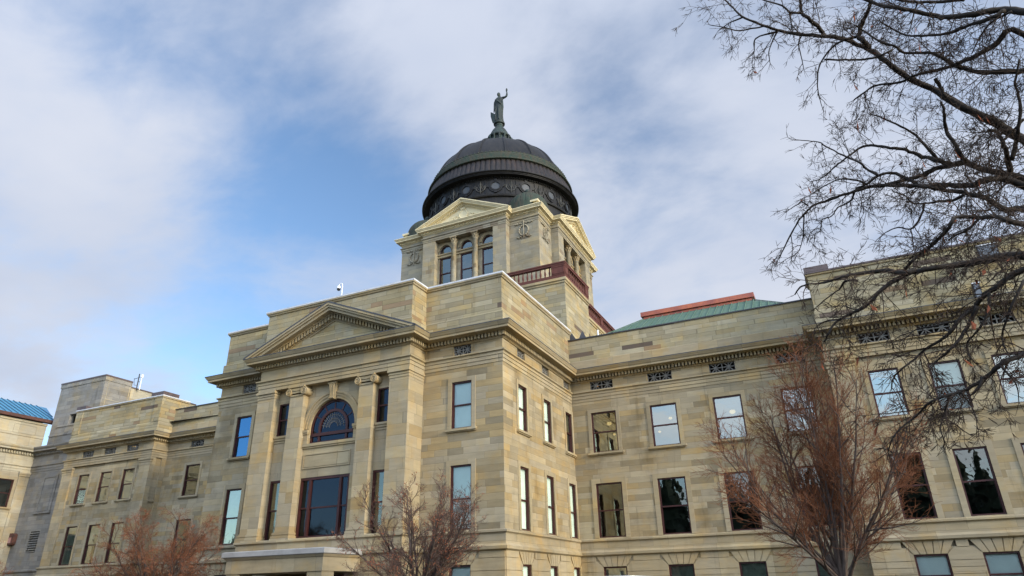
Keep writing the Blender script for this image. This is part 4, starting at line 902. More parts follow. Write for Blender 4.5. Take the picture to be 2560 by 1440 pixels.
# ------------------------------------------------------------------ annex with the grey connecting block
XA, CY = -75.6, 43.0
AX = thing('annex_building', 'pale stone annex with a blue metal roof and a grey windowless stair block', 'building', (-76, 43, 0))
AP = [(XA, 18), (XA, CY), (LX0 + .05, CY)]
def aw_mat(name): return name
pA = side(XA); pC = front(CY)
m = MB(); m.wall(pA, 18, CY, 0, 16.6, [hole(y, z, 1.6) for y in (40.85, 37.4, 33.9, 30.4) for z in ((10.4, 13.1), (5.2, 8.3))]); m.quad((XA, 18, 0), (XA - 14, 18, 0), (XA - 14, 18, 18), (XA, 18, 18)); m.build('annex_wall', 'pale', AX)
m = MB(); m.wall(pC, XA, LX0 + .05, 0, 16.6, [(-72.9, -71.45, 6.07, 8.05)], dep=.3); m.build('connector_wall', 'grey', AX)
for nm, mt, pt in (('annex_entablature', 'pale', [(XA, 18), (XA, CY)]), ('connector_entablature', 'grey', [(XA, CY), (LX0 + .05, CY)])):
    m = MB(); b = [(0, 13.95), (.04, 13.95), (.04, 14.2), (.08, 14.205), (.08, 14.42), (.18, 14.5), (.18, 14.58), (.02, 14.62)]
    ext = pt if nm[0] == 'a' else pt
    m.sweep(ext, b); m.sweep(ext, [(0, 15.55), (.1, 15.6), (.12, 15.64), (.12, 15.9), (.3, 15.92), (.34, 15.95), (.6, 15.97), (.6, 16.12), (.7, 16.22), (.76, 16.34), (.76, 16.40), (0, 16.6)])
    m.dentils(ext, .115, .27, 15.66, 15.89, .26); m.sweep(ext, [(.05, 4.3), (.16, 4.4), (.16, 4.5), (0, 4.6)])
    m.build(nm, mt, AX, cuts=lambda c: int(c[2] > 8))
m = MB(); m.sweep([(XA, 18), (XA, CY + .4)], [(0, 16.5), (0, 17.45), (.06, 17.5), (.06, 17.58), (.0, 17.6), (0, 18.85), (.1, 18.9), (.12, 19.1), (-.5, 19.2)])
y = 40.2
for y in (40.2, 35.0, 29.8):
    for a, b, z0, z1 in ((y, y + 2.3, 18.6, 18.66), (y, y + 2.3, 17.74, 17.8), (y, y + .06, 17.8, 18.6), (y + 2.24, y + 2.3, 17.8, 18.6)): m.pbox(pA, a, b, -.02, .04, z0, z1)
m.build('annex_parapet', 'pale', AX)
for y in (40.85, 37.4, 33.9, 30.4):
    for z in ((10.4, 13.1), (5.2, 8.3)): window(pA, y, z, 1.6, None, surround=.28, sill=z[0] > 9, gl='glass_dim', par=AX)
for y0, y1 in ((41.95, 42.98), (39.1, 39.75)):
    k = MB(); k.pbox(pA, y0, y1, -.02, .1, 4.6, 13.5); k.pbox(pA, y0 - .06, y1 + .0, -.02, .2, 13.5, 13.7); k.pbox(pA, y0 - .1, y1 + .0, -.02, .26, 13.7, 13.94); k.build('annex_pilaster', 'pale', AX)
# blank window panel and louvre on the grey block
k = MB(); u0, u1, z0, z1 = -73.05, -70.65, 9.85, 13.45
for a, b, c, d in ((u0, u0 + .3, z0, z1), (u1 - .3, u1, z0, z1), (u0 + .3, u1 - .3, z1 - .25, z1)): k.pbox(pC, a, b, -.02, .07, c, d)
k.pbox(pC, u0 - .1, u1 + .1, -.02, .16, z0 - .15, z0); k.pbox(pC, u0 + .5, u1 - .5, -.02, .035, z0 + .1, z1 - .6); k.build('blank_window', 'grey', AX)
k = MB()
for i in range(9): z = 6.12 + i * .215; k.prism(lambda u, d, zz: (d, CY - u, zz), [(-.2, z + .12), (.03, z), (.03, z + .045), (-.2, z + .165)], -72.9, -71.45)
k.build('louvre', 'grey', AX); k = MB(); k.pbox(pC, -73, -71.35, -.32, -.3, 6, 8.1); k.build('louvre_backing', 'iron', AX)
# stair tower rising behind
T0, T1, TYa = -74.65, -67.45, 43.35
m = MB(); pT = front(TYa)
m.wall(pT, T0, T1, 16.4, 23.1, [(-72.0, -70.85, 18.7, 19.75)], dep=.5)
m.quad((T1, TYa, 16.4), (T1, 46.4, 16.4), (T1, 46.4, 23.1), (T1, TYa, 23.1)); m.quad((T0, TYa, 16.4), (T0, 52, 16.4), (T0, 52, 23.1), (T0, TYa, 23.1)); m.quad((T0, TYa, 23.1), (T1, TYa, 23.1), (T1, 46.4, 23.1), (T0, 46.4, 23.1)); m.quad((T0, 46.4, 22.5), (T1, 46.4, 22.5), (T1, 46.4, 23.1), (T0, 46.4, 23.1))
m.sweep([(T0, 46.4), (T0, TYa), (T1, TYa), (T1, 46.4)], [(0, 22.85), (.06, 22.87), (.06, 23.3), (-.3, 23.3)])
m.pbox(pT, -73.8, -70.3, -.02, .08, 18.5, 18.62); m.pbox(pT, T0, T1, -.02, .07, 17.6, 17.72)
m.build('stair_tower', 'grey', AX)
m = MB(); m.box(T1 - 6, T1 - .02, 46.4, 55, 16.4, 22.75)
for a, b, c, d in ((43.75, 43.8, 18.6, 22.8), (43.8, 46.3, 20.9, 20.95), (46.2, 46.25, 18.6, 22.8)): m.box(T1 + .002, T1 + .02, a, b, c, d)
m.build('stair_tower_flank', 'pale', AX)
m = MB(); m.sweep([(T0, 46.4), (T0, TYa), (T1, TYa), (T1, 46.4)], [(.06, 23.3), (.1, 23.3), (.1, 23.46), (-.4, 23.5)]); m.sweep([(T1 - .02, 46.4), (T1 - .02, 55)], [(0, 22.75), (.06, 22.75), (.06, 22.87), (-.4, 22.9)]); m.build('metal_coping', 'brownmetal', AX)
k = MB(); k.pbox(pT, -72.1, -70.75, -.8, -.78, 18.6, 19.9); k.build('opening_backing', 'iron', AX)
# blue roof
m = MB(); e = XA + .35; ex, ez, rx, rz2 = e, 19.55, -80.4, 22.0
m.quad((ex, 16, ez), (ex, 43.9, ez), (rx, 45.6, rz2), (rx, 16, rz2)); m.quad((ex, 43.9, ez), (2 * rx - ex, 43.9, ez), (rx, 45.6, rz2), (rx, 45.6, rz2 - .01)); m.quad((2 * rx - ex, 16, ez), (2 * rx - ex, 43.9, ez), (rx, 45.6, rz2), (rx, 16, rz2))
ro = m.build('metal_roof', 'blueroof', AX); k = MB()
y = 16.5
while y < 45:
    t = 1.0 if y <= 43.9 else 0; t0 = 0 if y <= 43.9 else (y - 43.9) / 1.7
    k.tube([(ex + (rx - ex) * t0, y, ez + (rz2 - ez) * t0 + .05), (rx, y, rz2 + .05)], .045, 4); y += .62
k.build('standing_seam', 'seamblue', ro)
M_ = None
k = MB(); k.box(ex - .5, ex + .12, 16, 43.95, 19.2, 19.52); k.build('eave_gutter', 'rustgutter', AX)
rooms2 = MB(); rooms2.box(XA - 5, XA - 1.2, 28, 43 - .5, 4.5, 14); rooms2.build('interior', 'room', AX)

# ------------------------------------------------------------------ statue on the lantern
ST = thing('statue', 'green bronze robed statue with a raised arm standing on top of the dome', 'statue', (CX, TY, 49.42))
def figure(name, build, mat, voxel, parent):
    mb = MB(); build(mb); o = mb.build(name, mat, None)
    md = o.modifiers.new('r', 'REMESH'); md.mode = 'VOXEL'; md.voxel_size = voxel; md.use_smooth_shade = True
    sm_ = o.modifiers.new('s', 'SMOOTH'); sm_.iterations = 2; sm_.factor = .5
    dg = bpy.context.evaluated_depsgraph_get(); me = bpy.data.meshes.new_from_object(o.evaluated_get(dg)); o.modifiers.clear(); o.data = me
    o.parent = parent; o.matrix_parent_inverse = Matrix.Translation(parent.location).inverted(); return o
SX, SY, SZ0 = CX, TY, 49.40
def body(m):
    h = 4.12
    ring_ = [(0, .50, .44), (.04, .49, .43), (.15, .45, .38), (.3, .43, .36), (.45, .46, .37), (.52, .47, .36), (.60, .41, .31), (.68, .44, .33), (.75, .49, .34), (.795, .47, .29), (.825, .34, .22), (.845, .15, .14), (.875, .125, .125), (.90, .12, .13)]
    n = 40; vs = []
    for f, rx_, ry_ in ring_:
        for k in range(n):
            a = 2 * math.pi * k / n; fold = 1 + (.085 * math.sin(11 * a + 3 * f) + .04 * math.sin(19 * a + 8 * f)) * max(0, 1 - f / .78)
            sway = .05 * math.sin(f * 3.2); vs.append((SX + sway + rx_ * fold * math.cos(a), SY + ry_ * fold * math.sin(a), SZ0 + f * h))
    m.add(vs, [(j * n + k, j * n + (k + 1) % n, (j + 1) * n + (k + 1) % n, (j + 1) * n + k) for j in range(len(ring_) - 1) for k in range(n)] + [tuple(range(n))[::-1], tuple(range((len(ring_) - 1) * n, len(ring_) * n))])
    P_ = lambda x, y, z: (SX + x, SY + y, SZ0 + z)
    # raised arm, hand, lowered arm
    m.tube([P_(.30, 0, 3.25), P_(.50, -.02, 3.24), P_(.78, -.05, 3.20), P_(1.0, -.06, 3.27)], [.15, .16, .125, .11], 10); m.tube([P_(.97, -.06, 3.24), P_(1.06, -.08, 3.45), P_(1.07, -.1, 3.75), P_(1.07, -.1, 3.86)], [.11, .11, .075, .07], 10)
    for k in range(4): m.tube([P_(1.02 + .03 * k, -.14, 3.84), P_(1.01 + .035 * k, -.19, 3.94), P_(1.03 + .03 * k, -.14, 4.02 - .015 * k)], [.032, .03, .026], 6)
    m.tube([P_(1.0, -.08, 3.84), P_(.98, -.13, 3.95), P_(1.03, -.16, 3.98)], [.032, .03, .025], 6)
    m.tube([P_(-.34, 0, 3.24), P_(-.50, .02, 2.9), P_(-.54, 0, 2.4), P_(-.52, -.1, 1.95), P_(-.55, -.14, 1.6)], [.15, .15, .12, .10, .08], 10)
    for k in range(4): m.tube([P_(-.58 + .035 * k, -.15, 1.62), P_(-.59 + .035 * k, -.18, 1.5), P_(-.585 + .03 * k, -.15, 1.40 + .01 * abs(k - 1.5))], [.032, .03, .025], 6)
    # mantle across the body and folds hanging from the raised arm
    m.tube([P_(-.32, -.26, 3.1), P_(0, -.36, 2.75), P_(.33, -.30, 2.35), P_(.44, -.12, 2.1)], [.09, .10, .11, .09], 8); m.tube([P_(.42, -.06, 3.2), P_(.47, -.1, 2.6), P_(.50, -.08, 1.9), P_(.47, -.05, 1.3)], [.1, .12, .12, .06], 8)
    m.tube([P_(-.2, -.30, 2.1), P_(-.25, -.40, 1.4), P_(-.22, -.42, .6), P_(-.24, -.42, .1)], [.06, .07, .07, .08], 8); m.tube([P_(.12, -.34, 2.0), P_(.14, -.42, 1.2), P_(.18, -.44, .1)], [.05, .07, .08], 8)
    # head with face relief
    m.lathe(P_(0, -.02, 3.90), [(.0, -.28), (.10, -.25), (.17, -.14), (.195, 0), (.185, .12), (.13, .22), (0, .27)], 16)
    m.tube([P_(0, -.19, 3.97), P_(0, -.245, 3.86), P_(0, -.2, 3.84)], [.03, .038, .03], 6); m.tube([P_(-.07, -.19, 3.77), P_(0, -.215, 3.765), P_(.07, -.19, 3.77)], [.02, .028, .02], 6); m.tube([P_(-.11, -.18, 3.97), P_(0, -.2, 4.0), P_(.11, -.18, 3.97)], [.03, .03, .03], 6)
def hair(m):
    m.lathe((SX, SY + .03, SZ0 + 3.95), [(.15, -.2), (.21, -.1), (.225, .05), (.19, .17), (.1, .25), (0, .27)], 16); m.lathe((SX, SY + .22, SZ0 + 3.82), [(0, -.12), (.1, -.08), (.13, 0), (.1, .08), (0, .12)], 10)
def shield(m):
    for k in range(6):
        x0, x1 = -.98 + .09 * k, -.98 + .09 * (k + 1); t0, t1 = 1.66 - .075 * k, 1.66 - .075 * (k + 1); b0, b1 = max(.02, 1.05 - .36 * k), max(.02, 1.05 - .36 * (k + 1)); y0, y1 = -.16 - .05 * math.sin(k * .6), -.16 - .05 * math.sin(k * .6 + .6)
        m.hexa([(SX + x0, SY + y0, SZ0 + b0), (SX + x1, SY + y1, SZ0 + b1), (SX + x1, SY + y1 + .07, SZ0 + b1), (SX + x0, SY + y0 + .07, SZ0 + b0), (SX + x0, SY + y0, SZ0 + t0), (SX + x1, SY + y1, SZ0 + t1), (SX + x1, SY + y1 + .07, SZ0 + t1), (SX + x0, SY + y0 + .07, SZ0 + t0)])
figure('body', body, 'bronze', .035, ST); figure('hair', hair, 'bronze', .04, ST)
m = MB(); shield(m); m.build('shield', 'bronze', ST)
m = MB(); m.lathe((SX + 1.06, SY - .12, SZ0 + 3.86), [(.035, -.06), (.04, .12), (.10, .16), (.11, .22), (.06, .26), (.10, .32), (.06, .42), (0, .5)], 10); m.build('torch', 'bronze', ST, smooth=True)

# ------------------------------------------------------------------ small fixtures
SCM = thing('security_camera', 'white pole-mounted dome security camera above the pediment parapet', 'security camera', (-26.44, 31.0, 18.95))
m = MB(); m.tube([(-26.44, 31, 18.9), (-26.44, 31, 19.98), (-26.48, 31, 20.1), (-26.58, 31, 20.14), (-26.69, 31, 20.1), (-26.72, 31, 19.98)], .03, 8); m.box(-26.54, -26.34, 30.9, 31.1, 18.93, 19.0); m.build('pole', 'whitemetal', SCM, smooth=False)
m = MB(); m.lathe((-26.73, 31, 19.86), [(0, .14), (.08, .13), (.12, .06), (.125, -.05)], 16); m.build('housing', 'whitemetal', SCM, smooth=True); m = MB(); m.lathe((-26.73, 31, 19.81), [(.118, 0), (.11, -.08), (.07, -.14), (0, -.16)], 16); m.build('lens_dome', 'blackplastic', SCM, smooth=True)
AN = thing('antenna', 'dark roof antenna mast with small cross arms above the far stair block', 'antenna', (-66.05, 47.0, 16.8))
kx = 47 / 46.; m = MB(); m.tube([(-67.45, 47, 22.6), (-67.45, 47, 24.5)], .06, 6); m.build('mast', 'iron', AN); m = MB(); m.tube([(-66.95, 47, 22.6), (-66.95, 47, 24.35)], .045, 6); m.box(-67.05, -66.85, 46.9, 47.1, 24.0, 24.35); m.build('aerial', 'whitemetal', AN)
m = MB(); m.tube([(-68.2, 47, 24.0), (-66.8, 47, 24.15)], .03, 5); m.tube([(-68.2, 47, 24.1), (-68.0, 47, 23.3), (-67.45, 47, 23.2)], .025, 5); m.tube([(-67.45, 47, 23.6), (-66.95, 47, 23.5)], .03, 5); m.build('cross_arm', 'iron', AN)
AB = thing('alarm_box', 'small rusty red alarm box with a pale panel on the annex corner', 'alarm box', (-75.4, 43.0, 6.9))
m = MB(); m.prism(lambda u, d, z: (-75.2 + u, 42.98 - d, z), [(-.38, 6.9), (.22, 6.9), (.38, 7.06), (.38, 7.85), (.22, 8.0), (-.38, 8.0)], 0, .4); m.build('case', 'rustgutter', AB); m = MB(); m.box(-75.5, -75.05, 42.565, 42.579, 7.1, 7.6); m.build('label_panel', 'paleplate', AB)
for nm, lb, x, z, w_, h in (('floodlight', 'black floodlight with a white visor on the pavilion parapet behind the dark tree', 9.9, 18.05, .95, .8), ('floodlight', 'tall black floodlight at the pavilion cornice behind the dark tree', 8.85, 15.9, .35, .9)):
    f = thing(nm, lb, 'floodlight', (x, RY, z), None); zt = z + h / 2
    m = MB(); m.prism(lambda u, d, zz: (x + d, 40.5 + u, zz), [(.0, z - h / 2), (.42, z - h / 2 + .1), (.42, zt - .1), (0, zt)], -w_ / 2, w_ / 2); m.build('housing', 'blackplastic', f)
    m = MB(); m.box(x - .06, x + .06, 40.9, RY + .0 if z > 16.2 else 41.2, z - .06, z + .06); m.build('bracket', 'iron', f)
    m = MB(); m.box(x - w_ / 2 + .05, x + w_ / 2 - .05, 40.47, 40.497, z - h / 2 + .06, zt - .06); m.build('lens', 'glass_lens', f); m = MB(); m.box(x - w_ / 2, x + w_ / 2 + .05, 40.44, 40.6, zt + .004, zt + .05); m.build('visor', 'whitemetal', f)
for x, y, z, r, mt, lb in ((-13.8, 43.5, 14.62, .10, 'lamp_orange', 'small orange lamp glowing behind the frieze grille nearest the inner corner'), (-13.64, 45.2, 12.31, .17, 'lamp', 'round pendant lamp in the upper window beside the inner corner'), (-13.57, 46.0, 11.69, .10, 'lamp', 'small low lamp in the upper window beside the inner corner'),
                           (-9.33, 45.2, 12.18, .13, 'lamp', 'pendant lamp in the second upper window from the inner corner'), (-10.34, 46.0, 11.52, .10, 'lamp', 'small low lamp in the second upper window from the inner corner'), (-5.26, 45.2, 12.11, .2, 'lamp', 'large round pendant lamp in the third upper window from the inner corner'),
                           (-4.98, 45.9, 11.9, .1, 'lamp', 'small lamp at the sash bar of the third upper window'), (-1.14, 45.0, 11.96, .2, 'lamp', 'pendant lamp in the upper window behind the russet tree'), (-25.35, 33.2, 7.32, .12, 'lamp', 'round lamp in the big red framed portico window')):
    f = thing('pendant_lamp', lb, 'lamp', (x, y, z + .3), 'lit lamps seen through the windows'); m = MB(); m.lathe((x, y, z), [(0, -r * .7), (r * .6, -r * .6), (r, -r * .1), (r * .8, r * .45), (r * .3, r * .6), (0, r * .62)], 14); m.build('globe', mt, f, smooth=True)
    m = MB(); m.tube([(x, y, z + r * .5), (x, y, min(z + .7, 13.05) if z < 13 else z + .3)], .015, 5); m.build('stem', 'iron', f)

# ------------------------------------------------------------------ ground
def sheet(name, pts, z, mat):
    m = MB(); m.add([(x, y, z) for x, y in pts], [tuple(range(len(pts)))]); o = m.build(name, mat, fix=False); o['kind'] = 'structure'; return o
sheet('ground', [(-1500, -1500), (1500, -1500), (1500, 1500), (-1500, 1500)], 0, 'lawn')
sheet('path', [(-31, -40), (-21.5, -40), (-21.5, 31.9), (-31, 31.9)], .004, 'concrete'); sheet('pavement', [(-60, -6), (25, -6), (25, 3.5), (-60, 3.5)], .008, 'concrete'); sheet('road', [(-400, -24), (400, -24), (400, -9), (-400, -9)], .004, 'asphalt')

# ------------------------------------------------------------------ trees
rng = random.Random(7)
def rv(s=1.0): return Vector((rng.uniform(-1, 1), rng.uniform(-1, 1), rng.uniform(-1, 1))) * s
def limb(m, p, d, L, r0, r1, n, wob, up, sides):
    """one wandering branch; returns its points, radii and end direction"""
    pts = [Vector(p)]; d = Vector(d).normalized(); rr = [r0]
    for i in range(n):
        d = (d + rv(wob) + Vector((0, 0, up))).normalized(); pts.append(pts[-1] + d * (L / n)); rr.append(r0 + (r1 - r0) * (i + 1) / n)
    m.tube(pts, rr, sides, cap=False); return pts, rr, d
def along(pts, t):
    x = t * (len(pts) - 1); i = min(int(x), len(pts) - 2); return pts[i].lerp(pts[i + 1], x - i), (pts[i + 1] - pts[i]).normalized()
def off(d, ang):
    a = d.orthogonal().normalized(); a.rotate(Matrix.Rotation(rng.uniform(0, 2 * math.pi), 3, d)); return (d * math.cos(ang) + a * math.sin(ang)).normalized()

